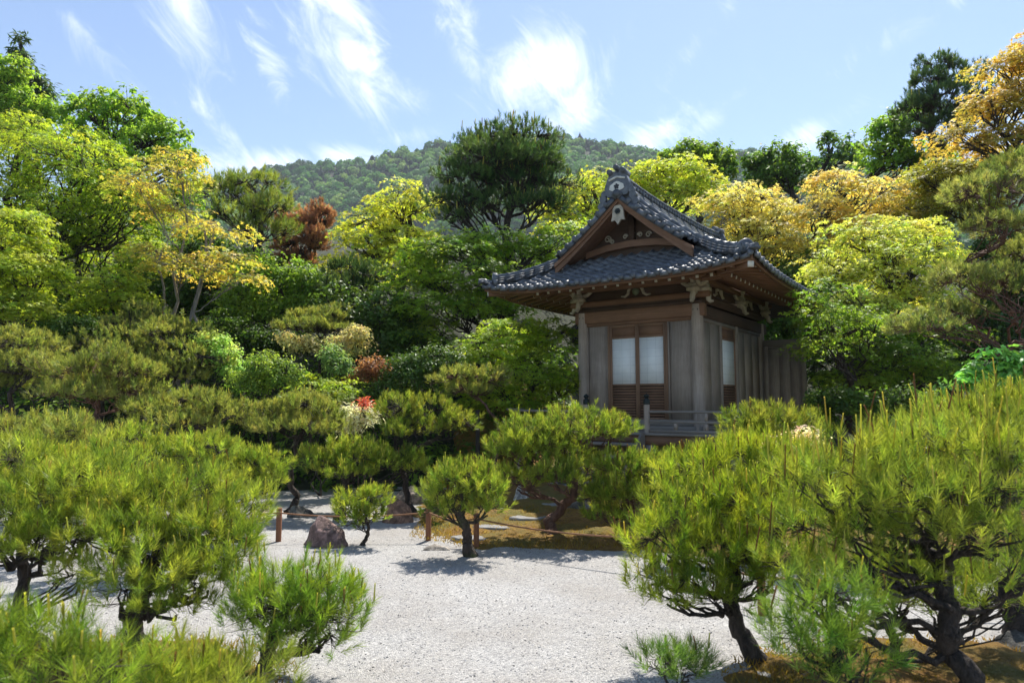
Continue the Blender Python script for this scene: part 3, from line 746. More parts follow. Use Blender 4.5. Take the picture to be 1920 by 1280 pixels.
# sliding doors: top board, paper pane, slatted lower panel
def door(x0, x1, y, axis='x'):
    root = MB()
    def bx(b, a0, a1, t0, t1, z0, z1):
        return b.box(a0, a1, y + t0, y + t1, z0, z1) if axis == 'x' else b.box(y - t1, y - t0, a0, a1, z0, z1)
    st = .035
    fr = MB()
    for a in (x0, x1 - st): bx(fr, a, a + st, -.03, .01, SZ, 3.16)
    for z0, z1 in ((3.12, 3.158), (2.905, 2.94), (2.015, 2.05), (SZ, SZ + .035)): bx(fr, x0 + st, x1 - st, -.028, .008, z0, z1)
    d = fr.build('sliding_door', M['wood_brown'], pav)
    bx(MB(), x0 + st, x1 - st, -.012, .0, 2.94, 3.12).build('top_board', M['wood_brown_x'], d)
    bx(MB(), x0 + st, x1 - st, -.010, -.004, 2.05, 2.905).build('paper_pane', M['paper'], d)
    bx(MB(), x0 + st, x1 - st, .0, .006, SZ + .035, 2.015).build('backing_board', M['wood_dark'], d)
    n = 11
    for k in range(n):
        z = SZ + .05 + (2.0 - SZ - .05) * (k + .5) / n
        bx(MB(), x0 + st, x1 - st, -.022, -.004, z - .015, z + .015).build('slat', M['wood_brown_x'], d)
    return d
door(-.555, .0, -.012); door(.002, .555, -.012)
for xa in (-.60, .557): MB().box(xa, xa + .043, -.055, .03, SZ, 3.165).build('door_post', M['wood_brown'], pav)
door(1.16, 2.0, HW + .0, 'y')
MB().box(HW - .05, HW + .05, 1.105, 1.155, SZ, 3.155).build('door_post', M['wood_grey'], pav)
# metal fittings on the head beam
for x in (-HW, HW):
    hxp = [(x + .05 * math.cos(a), 3.34 + .05 * math.sin(a)) for a in np.arange(6) * math.pi / 3]
    MB().prism(hxp, -.095, -.076).build('nail_cover', M['bronze'], pav)

# carved brackets and struts under the eaves
def bracket(x, y, dx, dy):
    """pale carved nosing and stacked blocks on a column, pointing along (dx, dy)"""
    b = MB(); o = np.array((x, y, 0.)); d = np.array((dx, dy, 0.)); q = np.array((-dy, dx, 0.))
    def seg(a0, a1, hw, z0, z1, taper=1.0):
        V = []
        for a, s in ((a0, 1.), (a1, taper)):
            for z in ((z0, z1) if s == 1. else ((z0 + z1) / 2 - (z1 - z0) / 2 * taper, z1)):
                for sg in (-1, 1): V.append(o + d * a + q * sg * hw + np.array((0, 0, z)))
        return MB().add(V, [(0, 2, 3, 1), (4, 5, 7, 6), (0, 1, 5, 4), (2, 6, 7, 3), (0, 4, 6, 2), (1, 3, 7, 5)])
    parts = [seg(.06, .24, .10, 3.66, 3.735), seg(.10, .22, .07, 3.735, 3.80), seg(.06, .22, .055, 3.86, 3.95, .7)]
    for p in parts: p.build('bracket_block', M['carving'], pav)
    # curling nose below, an s-shaped tapered tube
    pts = [o + d * a + np.array((0, 0, z)) for a, z in ((.08, 3.66), (.16, 3.63), (.21, 3.57), (.215, 3.51), (.25, 3.47), (.30, 3.475))]
    MB().tube(pts, [.055, .055, .05, .045, .035, .02], 8).build('bracket_nose', M['carving'], pav)
    pts = [o + d * a + np.array((0, 0, z)) for a, z in ((.12, 3.79), (.18, 3.83), (.17, 3.89), (.22, 3.95), (.30, 3.97))]
    MB().tube(pts, [.05, .045, .05, .045, .03], 8).build('bracket_arm', M['carving'], pav)
    for sg in (-1, 1):
        pts = [o + d * .10 + q * sg * a + np.array((0, 0, z)) for a, z in ((.05, 3.77), (.14, 3.78), (.22, 3.83), (.25, 3.90), (.33, 3.94))]
        MB().tube(pts, [.045, .04, .035, .035, .02], 8).build('bracket_arm', M['carving'], pav)
for x in (-HW, HW): bracket(x, 0, 0, -1)
bracket(HW, 0, 1, 0); bracket(HW, 2.06, 1, 0); bracket(HW, DEP, 1, 0); bracket(-HW, 0, -1, 0)
# frog-leg strut in the middle of the frieze
for s in (-1, 1):
    MB().tube([(s * a, -.06, z) for a, z in ((.03, 3.88), (.09, 3.87), (.14, 3.80), (.16, 3.73), (.22, 3.69), (.30, 3.70))], [.03, .032, .03, .028, .024, .012], 8).build('frog_leg_strut', M['carving'], pav)
    scroll(s * .12, -.06, 3.90, .045, s).build('strut_scroll', M['carving'], pav)
MB().lathe([(.015, 3.70), (.055, 3.73), (.07, 3.78), (.045, 3.83), (.01, 3.86)], 8, (0, -.055, 0)).build('strut_flower', plain_mat('faded_paint', (.16, .20, .12), .8), pav)
for y in (1.0, 2.9):
    for s in (-1, 1):
        MB().tube([(HW + .06, y + s * a, z) for a, z in ((.03, 3.88), (.09, 3.87), (.14, 3.80), (.16, 3.73), (.22, 3.69), (.30, 3.70))], [.03, .032, .03, .028, .024, .012], 8).build('frog_leg_strut', M['carving'], pav)
        b = MB().tube([(HW + .07, y + s * .1 + .07 * math.cos(t), 3.79 + .06 * math.sin(t)) for t in np.linspace(0, 5, 12)], np.linspace(.018, .01, 12), 6); b.build('strut_scroll', M['carving'], pav)

# rafters in two tiers with pale painted ends, soffit boards above them
def rafter(p0, p1, w, h, mat):
    r = MB().bar(p0, p1, w, h).build('rafter', mat, pav)
    p0, p1 = np.array(p0), np.array(p1); a = (p1 - p0) / np.linalg.norm(p1 - p0)
    MB().bar(p1, p1 + a * .006, w * .98, h * .98).build('rafter_end', M['white'], r)
for k in range(21):
    a = -UW + .13 + (2 * UW - .26) * k / 20
    inn = max(0, abs(a) - HW)                        # rafters beyond the corner start at the hip
    if inn < .78:
        y_in = .0 - max(inn, .02)
        rafter((a, y_in, 4.0 + y_in * .2625), (a, -.80, 3.79), .05, .06, M['wood_brown_y'])
    if inn < 1.30:
        y_in = -max(inn, .62); lf = float(lift(a / UW, 0)) * .8
        rafter((a, y_in, 3.86 + (y_in + .6) * .165 + lf * .4), (a, -1.33, 3.735 + lf), .045, .05, M['wood_brown_y'])
for s in (1, -1):
    for k in range(27):
        a = Y0 + .13 + (Y1 - Y0 - .26) * k / 26
        inn = max(0, -a, a - DEP)
        if inn < .78:
            x_in = max(inn, .02)
            rafter((s * (HW + x_in), a, 4.0 - x_in * .2625), (s * (HW + .80), a, 3.79), .05, .06, M['wood_brown_x'])
        if inn < 1.30:
            x_in = max(inn, .62); lf = float(lift((a - DEP / 2) / (DEP / 2 + OV), 0)) * .8
            rafter((s * (HW + x_in), a, 3.86 - (x_in - .6) * .165 + lf * .4), (s * (HW + 1.33), a, 3.735 + lf), .045, .05, M['wood_brown_x'])
    h = MB().bar((s * (HW - .05), .05, 3.96), (s * (HW + 1.34), -1.34, 3.80), .10, .13).build('hip_rafter', M['wood_brown_y'], pav)
    MB().bar((s * (HW + 1.34), -1.34, 3.80), (s * (HW + 1.346), -1.346, 3.7993), .098, .125).build('rafter_end', M['white'], h)
def eave_strip(name, w0, w1, z0, z1, mat, faces=('front', 'right', 'left')):
    for f in faces:
        aa = np.linspace(-1, 1, 33); b = MB(); rows_ = []
        for t in aa:
            half = (UW if f == 'front' else DEP / 2 + OV); mid = 0 if f == 'front' else DEP / 2
            ring = []
            for w, z in ((w0, z0), (w1, z0), (w1, z1), (w0, z1)):
                p = roof_pt(f, mid + t * (half - w), w); lf = float(lift(t, w)); ring.append((p[0], p[1], z + lf))
            rows_.append(ring)
        V = np.array(rows_).reshape(-1, 3); i = np.arange(32)[:, None] * 4; j = np.arange(4)[None]
        b.add(V, np.stack([i + j, i + (j + 1) % 4, i + 4 + (j + 1) % 4, i + 4 + j], -1).reshape(-1, 4)); b.build(name, mat, pav)
eave_strip('eave_fascia', .02, .07, 3.695, 3.775, M['wood_brown_x'], ('front',)); eave_strip('eave_fascia', .02, .07, 3.695, 3.775, M['wood_brown_y'], ('right', 'left'))
eave_strip('eave_batten', .59, .65, 3.822, 3.872, M['wood_brown_x'])
def soffit():
    for f in ('front', 'right', 'left'):
        half = (UW if f == 'front' else DEP / 2 + OV); mid = 0 if f == 'front' else DEP / 2
        for w0, w1, za, zb in ((.07, .62, 3.765, 3.885), (.62, OV + .05, 3.828, 4.05)):
            rows_ = []
            for w, z in ((w0, za), (w1, zb)):
                rows_.append([tuple(roof_pt(f, mid + t * (half - w), w)[:2]) + (z + float(lift(t, w)) * (.9 if w < .1 else .5),) for t in np.linspace(-1, 1, 33)])
            V = np.array(rows_).reshape(-1, 3); i = np.arange(32); MB().add(V, np.stack([i, i + 1, 33 + i + 1, 33 + i], -1)).build('soffit', M['wood_brown_y' if f == 'front' else 'wood_brown_x'], pav)
soffit()

# veranda: planks, edge beam, posts, earth podium, steps, railing
DV = 1.0
nb = 9
for k in range(nb):
    a, b_ = -DV + DV * k / nb, -DV + DV * (k + 1) / nb
    MB().box(-HW - DV, HW + DV, a + .003, b_ - .003, FZ - .045, FZ + .0015 * (k % 2)).build('veranda_plank', M['wood_grey_x'], pav)
for s in (1, -1):
    for k in range(nb):
        a = HW + DV * k / nb; b_ = a + DV / nb
        MB().box(min(s * a, s * b_) + .003, max(s * a, s * b_) - .003, .003, DEP + .6, FZ - .045, FZ + .0015 * (k % 2)).build('veranda_plank', M['wood_grey_y'], pav)
MB().box(-HW - DV + .03, HW + DV - .03, -DV + .04, -DV + .14, FZ - .20, FZ - .048).build('edge_beam', M['wood_brown_x'], pav)
for s in (1, -1): MB().box(s * (HW + DV - .09) - .05, s * (HW + DV - .09) + .05, -DV + .15, DEP + .5, FZ - .20, FZ - .048).build('edge_beam', M['wood_brown_y'], pav)
for x in (-HW - DV + .1, -.62, .62, HW + DV - .1):
    MB().box(x - .055, x + .055, -DV + .035, -DV + .145, .20, FZ - .205).build('veranda_post', M['wood_grey'], pav)
for y in (.6, 2.2, 3.8):
    for s in (1, -1): MB().box(s * (HW + DV - .09) - .055, s * (HW + DV - .09) + .055, y - .055, y + .055, .20, FZ - .205).build('veranda_post', M['wood_grey'], pav)
MB().box(-HW - .02, HW + .02, -.02, DEP, .1, FZ - .05).build('podium', M['earth'], pav)
for x in (-.55, 0, .55, -HW, HW): MB().lathe([(.22, .2), (.22, .36), (.16, .42)], 9, (x, -DV + .09, 0)).build('footing_stone', M['stone'], pav)
for k in range(4):
    y1 = -DV - .02 - k * .24; z = FZ - .19 * (k + 1) + .02
    MB().box(-.52, .52, y1 - .25, y1, z - .045, z).build('step_tread', M['wood_grey_x'], pav, bevel=.004)
for s in (-1, 1):
    x = s * .55
    MB().prism([(-DV + .0, FZ - .02), (-DV - .07, FZ + .03), (-DV - 1.02, .40), (-DV - 1.02, .24), (-DV - .86, .24), (-DV, FZ - .32)], x - .022, x + .022, 'x').build('stair_stringer', M['wood_grey_y'], pav)
def railing():
    rail_y = -DV + .06
    for s in (-1, 1):
        x = s * .58
        p = MB().lathe([(.05, FZ), (.05, 1.67)], 14, (x, rail_y, 0)).build('newel_post', M['wood_grey'], pav)
        MB().lathe([(.054, 1.672), (.056, 1.70), (.054, 1.755), (.046, 1.765), (.030, 1.772), (.030, 1.785), (.047, 1.80), (.050, 1.818), (.036, 1.838), (.010, 1.853), (.002, 1.865)], 16, (x, rail_y, 0)).build('finial', M['bronze'], p, smooth=True)
        xe = s * (HW + DV - .06)
        MB().tube([(x, rail_y, 1.55), (xe, rail_y, 1.55), (xe + s * .14, rail_y, 1.555), (xe + s * .24, rail_y, 1.58)], [.022, .022, .022, .020], 10).build('top_rail', M['wood_grey_x'], pav)
        MB().box(min(x, xe + s * .16), max(x, xe + s * .16), rail_y - .018, rail_y + .018, 1.365, 1.405).build('mid_rail', M['wood_grey_x'], pav)
        MB().box(min(x, xe + s * .16), max(x, xe + s * .16), rail_y - .028, rail_y + .028, FZ + .004, FZ + .055).build('bottom_rail', M['wood_grey_x'], pav)
        for q in (.34, .68, .97): 
            xx = x + (xe - x) * q; top = 1.53 if abs(q - .68) < .1 or q > .9 else 1.364
            MB().box(xx - .028, xx + .028, rail_y - .024, rail_y + .024, FZ + .056, 1.364).build('baluster', M['wood_grey'], pav)
            if top > 1.4: MB().box(xx - .02, xx + .02, rail_y - .018, rail_y + .018, 1.406, top).build('baluster', M['wood_grey'], pav)
        yb = DEP + .4
        MB().tube([(xe, rail_y - .22, 1.585), (xe, rail_y - .12, 1.575), (xe, rail_y, 1.575), (xe, yb, 1.575)], .021, 10).build('top_rail', M['wood_grey_y'], pav)
        MB().box(xe - .018, xe + .018, rail_y - .16, yb, 1.322, 1.362).build('mid_rail', M['wood_grey_y'], pav)
        MB().box(xe - .028, xe + .028, rail_y + .03, yb, FZ + .004, FZ + .055).build('bottom_rail', M['wood_grey_y'], pav)
        for y in (.3, 1.4, 2.5, 3.6): MB().box(xe - .02, xe + .02, y - .028, y + .028, FZ + .056, 1.555).build('baluster', M['wood_grey'], pav)
railing()
# wing wall at the back corner, with a boarded door
MB().box(HW + .11, HW + 1.02, DEP - .13, DEP - .03, 2.93, 3.06).build('wing_lintel', M['wood_grey_x'], pav, bevel=.008)
for x in (HW + .16, HW + .92): MB().box(x - .05, x + .05, DEP - .12, DEP - .04, FZ, 2.93).build('wing_post', M['wood_grey'], pav)
for k in range(3): MB().box(HW + .212 + k * .219, HW + .212 + k * .219 + .216, DEP - .09, DEP - .06, FZ + .1, 2.9).build('wing_board', M['wood_grey'], pav)
MB().box(HW + .212, HW + .868, DEP - .10, DEP - .055, 2.86, 2.925).build('wing_rail', M['wood_grey_x'], pav)

# ------------------------------------------------------------------ plants
def unit(v): return v / (np.linalg.norm(v, axis=-1, keepdims=True) + 1e-9)
def lumpy(rng, k=7, lo=2., hi=6.):
    K = rng.normal(0, 1, (k, 3)); K = unit(K) * rng.uniform(lo, hi, (k, 1)); ph = rng.random(k) * 6.283
    return lambda P: np.sin(P @ K.T + ph).sum(-1) / math.sqrt(k / 2)
def ball(rng, N, zmin=-1., shell=.75):
    d = rng.normal(0, 1, (int(N * 2.4) + 8, 3)); d = unit(d); d = d[d[:, 2] > zmin][:N]
    r = shell + (1 - shell) * rng.random(len(d)) ** .6
    return d, r
def pal(rng, N, A, B, t=None, jit=.16):
    A, B = np.array(A), np.array(B); t = rng.random(N) if t is None else np.clip(t, 0, 1)
    c = A[None] * (1 - t[:, None]) + B[None] * t[:, None]
    return np.clip(c * 1.2 * np.exp(rng.normal(0, jit, (N, 1))) * np.exp(rng.normal(0, .05, (N, 3))), .002, .85)

def star(lobes=5):
    T, F = [], []
    for i, (a, ln) in enumerate({5: ((0, 1), (48, .88), (-48, .88), (100, .55), (-100, .55)), 3: ((0, 1), (58, .85), (-58, .85))}[lobes]):
        a = math.radians(a); d = np.array((math.cos(a), math.sin(a), 0)); q = np.array((-d[1], d[0], 0)); w = .19 if lobes == 5 else .24
        T += [d * .08 + q * w * ln, d * ln + np.array((0, 0, -.16 * ln)), d * .08 - q * w * ln]; F.append((3 * i, 3 * i + 2, 3 * i + 1))
    return np.array(T), np.array(F)
LEAF = {'star5': star(5), 'star3': star(3),
        'oval': (np.array([(-.5, 0, 0), (0, .27, .05), (.55, 0, -.08), (0, -.27, .05)]), np.array([(0, 2, 1), (0, 3, 2)])),
        'long': (np.array([(-.1, 0, 0), (.4, .13, .03), (1.0, 0, -.12), (.4, -.13, .03)]), np.array([(0, 2, 1), (0, 3, 2)]))}
def stamp(kind, pos, nrm, adir, size, colr):
    T, F = LEAF[kind]; N = len(pos)
    Z = unit(nrm); X = unit(adir - (adir * Z).sum(1, keepdims=True) * Z); Y = np.cross(Z, X)
    V = pos[:, None] + size[:, None, None] * (T[None, :, 0:1] * X[:, None] + T[None, :, 1:2] * Y[:, None] + T[None, :, 2:3] * Z[:, None])
    FF = (F[None] + len(T) * np.arange(N)[:, None, None]).reshape(-1, 3)
    return V.reshape(-1, 3), FF, np.repeat(colr, len(T), 0)

def needles(rng, pos, axis, L, nl, nw, n, colr, spread=(18, 55)):
    """shoots: needles set along a short stem, angled forward"""
    N = len(pos); A = unit(axis)
    B = unit(np.cross(A, rng.normal(0, 1, (N, 3)))); Cc = np.cross(A, B)
    t = rng.random((N, n)) ** .8; ph = rng.random((N, n)) * 6.283
    psi = np.radians(spread[1] - (spread[1] - spread[0]) * t) * np.exp(rng.normal(0, .15, (N, n)))
    D = np.cos(psi)[..., None] * A[:, None] + np.sin(psi)[..., None] * (np.cos(ph)[..., None] * B[:, None] + np.sin(ph)[..., None] * Cc[:, None])
    b = pos[:, None] + A[:, None] * (t * L[:, None])[..., None]
    ln = nl * rng.uniform(.7, 1.15, (N, n)); tip = b + D * ln[..., None]; tip[..., 2] -= .06 * ln
    wv = unit(np.cross(D, rng.normal(0, 1, (N, n, 3)))) * (nw / 2)
    V = np.stack([b - wv, b + wv, tip], 2).reshape(-1, 3); F = np.arange(3 * N * n).reshape(-1, 3)
    C = np.repeat(np.repeat(colr, n, 0) * np.exp(rng.normal(0, .12, (N * n, 1))), 3, 0)
    return V, F, C
def rods(p0, p1, r0, r1, colr=None):
    """straight three-sided twigs"""
    N = len(p0); A = unit(p1 - p0); ref = np.where(np.abs(A[:, 2:3]) > .9, np.array([[1., 0, 0]]), np.array([[0, 0, 1.]]))
    X = unit(np.cross(A, ref)); Y = np.cross(A, X); an = np.arange(3) * 2.0944
    ring = np.cos(an)[None, :, None] * X[:, None] + np.sin(an)[None, :, None] * Y[:, None]
    V = np.concatenate([p0[:, None] + ring * np.reshape(r0, (-1, 1, 1)), p1[:, None] + ring * np.reshape(r1, (-1, 1, 1))], 1).reshape(-1, 3)
    q = np.array([(0, 1, 4, 3), (1, 2, 5, 4), (2, 0, 3, 5)]); F = (q[None] + 6 * np.arange(N)[:, None, None]).reshape(-1, 4)
    return V, F
def wiggle(rng, p0, p1, n, amp, sag=0.):
    t = np.linspace(0, 1, n)[:, None]; L = np.linalg.norm(p1 - p0)
    P = p0 + (p1 - p0) * t; w = np.cumsum(rng.normal(0, 1, (n, 3)), 0); w = w - w[0] - (w[-1] - w[0]) * t
    P = P + w * amp * L / math.sqrt(n) * np.array((1, 1, .6)); P[:, 2] += (-sag * L * 4 * t * (1 - t))[:, 0]
    return P

TREES = []
def plant(name, label, cat, px, Y, lobes, kind, A, B, seed, trunk_r=.05, bark='bark', group=None, dens=1., leaf=None, stems=1, wig=.16, base=None, twigs=True, lean=None, cand=0., under=None, nl=None, trunk_top=None, flat=.0, mat=None, candle_len=.08, reach=.3):
    """lobes: (px, py, rx, ry[, dy, ry_depth]) as seen from the garden path, dy metres farther or nearer than Y"""
    rng = np.random.default_rng(seed)
    k = 1 / 1280.
    bx = at(px, 800, Y)[0] if base is None else base[0]; by = Y if base is None else base[1]
    b0 = np.array((bx, by, hz1(bx, by) - .01))
    root = empty(name, tuple(b0)); tag(root, label, cat, group)
    Ls = []
    for lb in lobes:
        dy = lb[4] if len(lb) > 4 else 0.; d = Y + dy
        c = at(lb[0], lb[1], d); r = np.array((lb[2] * d * k, 0, lb[3] * d * k)); r[1] = lb[5] if len(lb) > 5 else max(r[0] * .85, r[2] * .6)
        Ls.append((c, r))
    fol = MB(); wood = MB(); tw0, tw1 = [], []
    # trunk(s)
    cs = np.array([c for c, r in Ls]); rs = np.array([r for c, r in Ls])
    topi = int(np.argmax(cs[:, 2])); cen = cs.mean(0)
    trunks = []
    for s in range(stems):
        tgt = cs[topi] * .65 + cen * .35 if stems == 1 else cs[rng.integers(len(cs))] * .7 + cen * .3
        tgt = tgt + np.array((0, 0, -.25 * rs[topi][2]))
        if trunk_top is not None: tgt = np.array(trunk_top)
        st = b0 + (rng.normal(0, trunk_r * 1.6, 3) * np.array((1, 1, 0)) if stems > 1 else 0)
        P = wiggle(rng, st, tgt, 12, wig)
        if lean is not None: P[:, 0] += lean * np.sin(np.linspace(0, np.pi, 12))
        R_ = trunk_r / (stems ** .4) * np.linspace(1.15, .45, 12); R_[0] *= 1.35; R_[1] *= 1.1
        ti = np.linspace(0, 11, 34); Pi = np.stack([np.interp(ti, np.arange(12), P[:, q]) for q in range(3)], -1); Pi[1:-1] += rng.normal(0, trunk_r * .09, (32, 3))
        wood.tube(Pi - b0, np.interp(ti, np.arange(12), R_), 9, True, None, .09, rng); trunks.append((P, R_))
    sizes = rs.prod(1) ** (1 / 3)
    for li, (c, r) in enumerate(Ls):
        P, R_ = trunks[li % stems]
        node = c + np.array((0, 0, -.45 * r[2]))
        hd = np.linalg.norm(P[:, :2] - node[:2], axis=1); okz = P[:, 2] < node[2] - reach * hd
        i = int(np.max(np.nonzero(okz)[0])) if okz.any() else 3
        i = min(max(i, 3), 11)
        Q = wiggle(rng, P[i], node, 12, wig * 1.25, .04); q0 = min(R_[i] * .52, trunk_r * .38)
        wood.tube(Q - b0, np.linspace(q0, max(q0 * .4, .006), 12), 7, True, None, .10, rng)
        # secondary limbs
        m = int(np.clip(5 + 10 * sizes[li], 5, 14)); d_, rr_ = ball(rng, m, -.2 if kind != 'pine' else -.05, .6)
        subs = c + d_ * r * (rr_ * .62)[:, None]; sq = []
        for s_ in subs:
            j = rng.integers(3, 9); S = wiggle(rng, Q[j], s_, 6, wig * 1.1, .03); wood.tube(S - b0, np.linspace(q0 * .5, max(q0 * .18, .004), 6), 5, False); sq.append(S[-1]); sq.append(S[3])
        sq = np.array(sq)
        lump = lumpy(rng, 7, 2.2, 5.5); gap = lumpy(rng, 8, 3. / max(sizes[li], .2), 8. / max(sizes[li], .2))
        area = 4 * np.pi * ((r[0] * r[1]) ** 1.6 / 3 + (r[0] * r[2]) ** 1.6 / 3 + (r[1] * r[2]) ** 1.6 / 3) ** (1 / 1.6)
        if kind == 'pine':
            ln = nl or .085; N = int(area * dens * (.58 if Y < 6 else .42) / (ln * .62) ** 2)
            dd, rr = ball(rng, N, -.32 if under is None else under, .68)
            pos = c + dd * r * (rr * (1 + .24 * lump(dd)) + np.where(rng.random(len(dd)) < .12, rng.uniform(0, .28, len(dd)), 0))[:, None]
            keep = gap(pos) > -.95; pos, dd = pos[keep], dd[keep]; N = len(pos)
            ax = unit(dd / np.maximum(r, .3 * r.max()) * r.mean() * .55 + np.array((0, 0, .95)) + rng.normal(0, .28, (N, 3)))
            L = ln * rng.uniform(.7, 1.5, N)
            nw = max(.0030, Y * .00075)
            n_ = int(np.clip(46 - Y * 1.0, 22, 42))
            C = pal(rng, N, A, B, .5 + .42 * gap(pos * .7) * .6 + rng.normal(0, .25, N))
            fol.add(*needles(rng, pos - b0, ax, L, ln, nw, n_, C))
            if cand > 0:
                cm = (rng.random(N) < cand) & (dd[:, 2] > .12); q = pos[cm] - b0; M_ = len(q)
                if M_:
                    ca = unit(np.array((0, 0, 1.)) + rng.normal(0, .12, (M_, 3))); cl_ = candle_len * rng.uniform(.45, 1.4, M_)
                    p0 = q + ax[cm] * L[cm][:, None] * .9; p1 = p0 + ca * cl_[:, None]
                    V, F = rods(p0, p1, max(.0062, Y * .0008), max(.0045, Y * .0006)); cc = pal(rng, M_, (.36, .38, .07), (.56, .54, .14), None, .1)
                    br = rng.random(M_) < .15; cc[br] = np.array((.25, .14, .06))
                    fol.add(V, F, np.repeat(cc, 6, 0))
        else:
            lf = leaf or 'star3'; sz = max(.05, Y * .0050) if nl is None else nl
            tris_area = {'star5': .62, 'star3': .55, 'oval': .28, 'long': .15}[lf] * sz * sz
            tot = int(area * 1.75 * dens / tris_area)
            R_s = {'maple': .34, 'broad': .24, 'shrub': .16}[kind] * (1 if Y < 17 else 1.25); per = int(np.clip(tot / max(1, area * 2.2 / R_s ** 2), 16, 70))
            N = max(6, tot // per)
            dd, rr = ball(rng, N, -.55, .42)
            pos = c + dd * r * (rr * (1 + .2 * lump(dd)))[:, None]
            keep = gap(pos) > -1.2; pos, dd = pos[keep], dd[keep]; N = len(pos)
            out = dd * np.array((1, 1, .0)) + rng.normal(0, .35, (N, 3)) * np.array((1, 1, 0)); out = unit(out)
            sd = np.stack([-out[:, 1], out[:, 0], 0 * out[:, 0]], -1)
            t_ = rng.random((N, per)) ** .75; Rr = R_s * rng.uniform(.6, 1.35, (N, 1))
            if kind == 'maple':
                th = rng.normal(0, .75, (N, per)); ro_ = t_ * Rr
                rel = (np.cos(th) * ro_)[..., None] * out[:, None] + (np.sin(th) * ro_)[..., None] * sd[:, None]
                tilt = rng.normal(.10, .22, (N, 1)); rel[..., 2] = (tilt * ro_) - .55 * ro_ ** 2 / Rr * 1.0 + rng.normal(0, .022, (N, per))
                ln_dir = np.cos(th)[..., None] * out[:, None] + np.sin(th)[..., None] * sd[:, None] + rng.normal(0, .45, (N, per, 3)); ln_dir[..., 2] -= .35
                nr = np.array((0, 0, 1.)) + .35 * out[:, None] + rng.normal(0, .36, (N, per, 3))
            else:
                g = unit(rng.normal(0, 1, (N, per, 3))) * (t_ * Rr)[..., None]; g[..., 2] *= .75; rel = g
                ln_dir = unit(g) + rng.normal(0, .5, (N, per, 3)) + np.array((0, 0, -.15)); nr = unit(g) * .6 + np.array((0, 0, .7)) + .3 * dd[:, None] + rng.normal(0, .45, (N, per, 3))
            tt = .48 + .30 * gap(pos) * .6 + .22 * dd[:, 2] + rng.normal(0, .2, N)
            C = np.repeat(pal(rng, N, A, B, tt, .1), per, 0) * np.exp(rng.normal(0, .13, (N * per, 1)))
            fol.add(*stamp(lf, (pos[:, None] + rel).reshape(-1, 3) - b0, nr.reshape(-1, 3), ln_dir.reshape(-1, 3), sz * rng.uniform(.65, 1.25, N * per), C))
        if twigs:
            m_ = (len(pos) if Y < 9 else min(len(pos), 220)) if kind == 'pine' else min(len(pos), 160)
            sel = rng.permutation(len(pos))[:m_]; q = pos[sel]
            j = np.argmin(((q[:, None] - sq[None]) ** 2).sum(-1), 1); p0 = sq[j]; mid = p0 * .45 + q * .55 + rng.normal(0, .03, q.shape) * np.linalg.norm(q - p0, axis=1, keepdims=True) * 3
            r0 = max(.0022, Y * .00042)
            for a_, b_, ra, rb in ((p0, mid, r0 * 1.4, r0), (mid, q, r0, r0 * .7)): wood.add(*rods(a_ - b0, b_ - b0, ra, rb))
    wood.build('trunk', M[bark], root, smooth=True)
    fol.build('crown', M[mat or ('needle' if kind == 'pine' else 'leaf')], root, colors=True)
    return root

# colours of leaves and needles
DP = ((.135, .21, .032), (.34, .40, .062))      # garden pine, fresh
MP = ((.165, .215, .055), (.34, .36, .10))      # cloud-pruned pine, duller
KP = ((.028, .065, .024), (.075, .125, .040))      # dark tall pine
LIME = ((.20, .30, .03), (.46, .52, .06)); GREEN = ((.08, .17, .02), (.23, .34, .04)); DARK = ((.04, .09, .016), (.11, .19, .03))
YEL = ((.36, .44, .05), (.62, .64, .11)); GOLD = ((.46, .46, .12), (.70, .64, .25)); PALE = ((.36, .44, .07), (.64, .66, .16))

# --- tall trees on the slope behind the garden
plant('maple_tree', 'tall spreading maple with yellow green top above the left slope', 'tree', 150, 19, [(60, 300, 110, 80), (150, 330, 110, 80, -1), (230, 400, 80, 70, -1), (40, 250, 70, 45, 1), (90, 420, 130, 80, -1), (200, 480, 120, 70, .5), (60, 530, 120, 70, 0), (290, 520, 90, 80, 1), (-10, 390, 70, 70, 1)], 'maple', (.098, .210, .020), (.420, .504, .049), 1, .16, dens=.6)
plant('maple_tree', 'light green maple with drooping layered branches at the left edge', 'tree', -20, 14, [(10, 440, 80, 55), (45, 510, 75, 50, -.4), (20, 580, 90, 50, -.6), (-60, 500, 90, 110)], 'maple', *LIME, 2, .10, leaf='star3')
plant('cedar_tree', 'dark pointed cedar spire rising at the top of the slope', 'tree', 45, 32, [(38, 78, 9, 18), (40, 110, 18, 20), (45, 145, 28, 22), (70, 165, 30, 22), (60, 190, 48, 28), (40, 240, 60, 40)], 'broad', *KP, 3, .2, leaf='long', nl=.30, wig=.03)
plant('oak_tree', 'open crowned bright green broadleaf tree against the blue sky', 'tree', 230, 26, [(170, 205, 60, 32), (240, 215, 70, 34), (300, 250, 52, 30), (345, 305, 42, 28), (270, 290, 90, 45, .5), (170, 280, 80, 60, 1), (210, 380, 110, 70, 1), (330, 370, 60, 50, 1)], 'broad', (.140, .280, .031), (.336, .476, .063), 4, .22, leaf='oval', dens=.8, wig=.08, nl=.19)
plant('broadleaf_tree', 'fresh green broadleaf tree beneath the cedar spire', 'tree', 10, 27, [(5, 140, 45, 45), (20, 200, 60, 40), (-50, 200, 60, 90), (70, 215, 40, 30)], 'broad', (.126, .252, .028), (.336, .462, .056), 5, .2, leaf='oval', nl=.18)
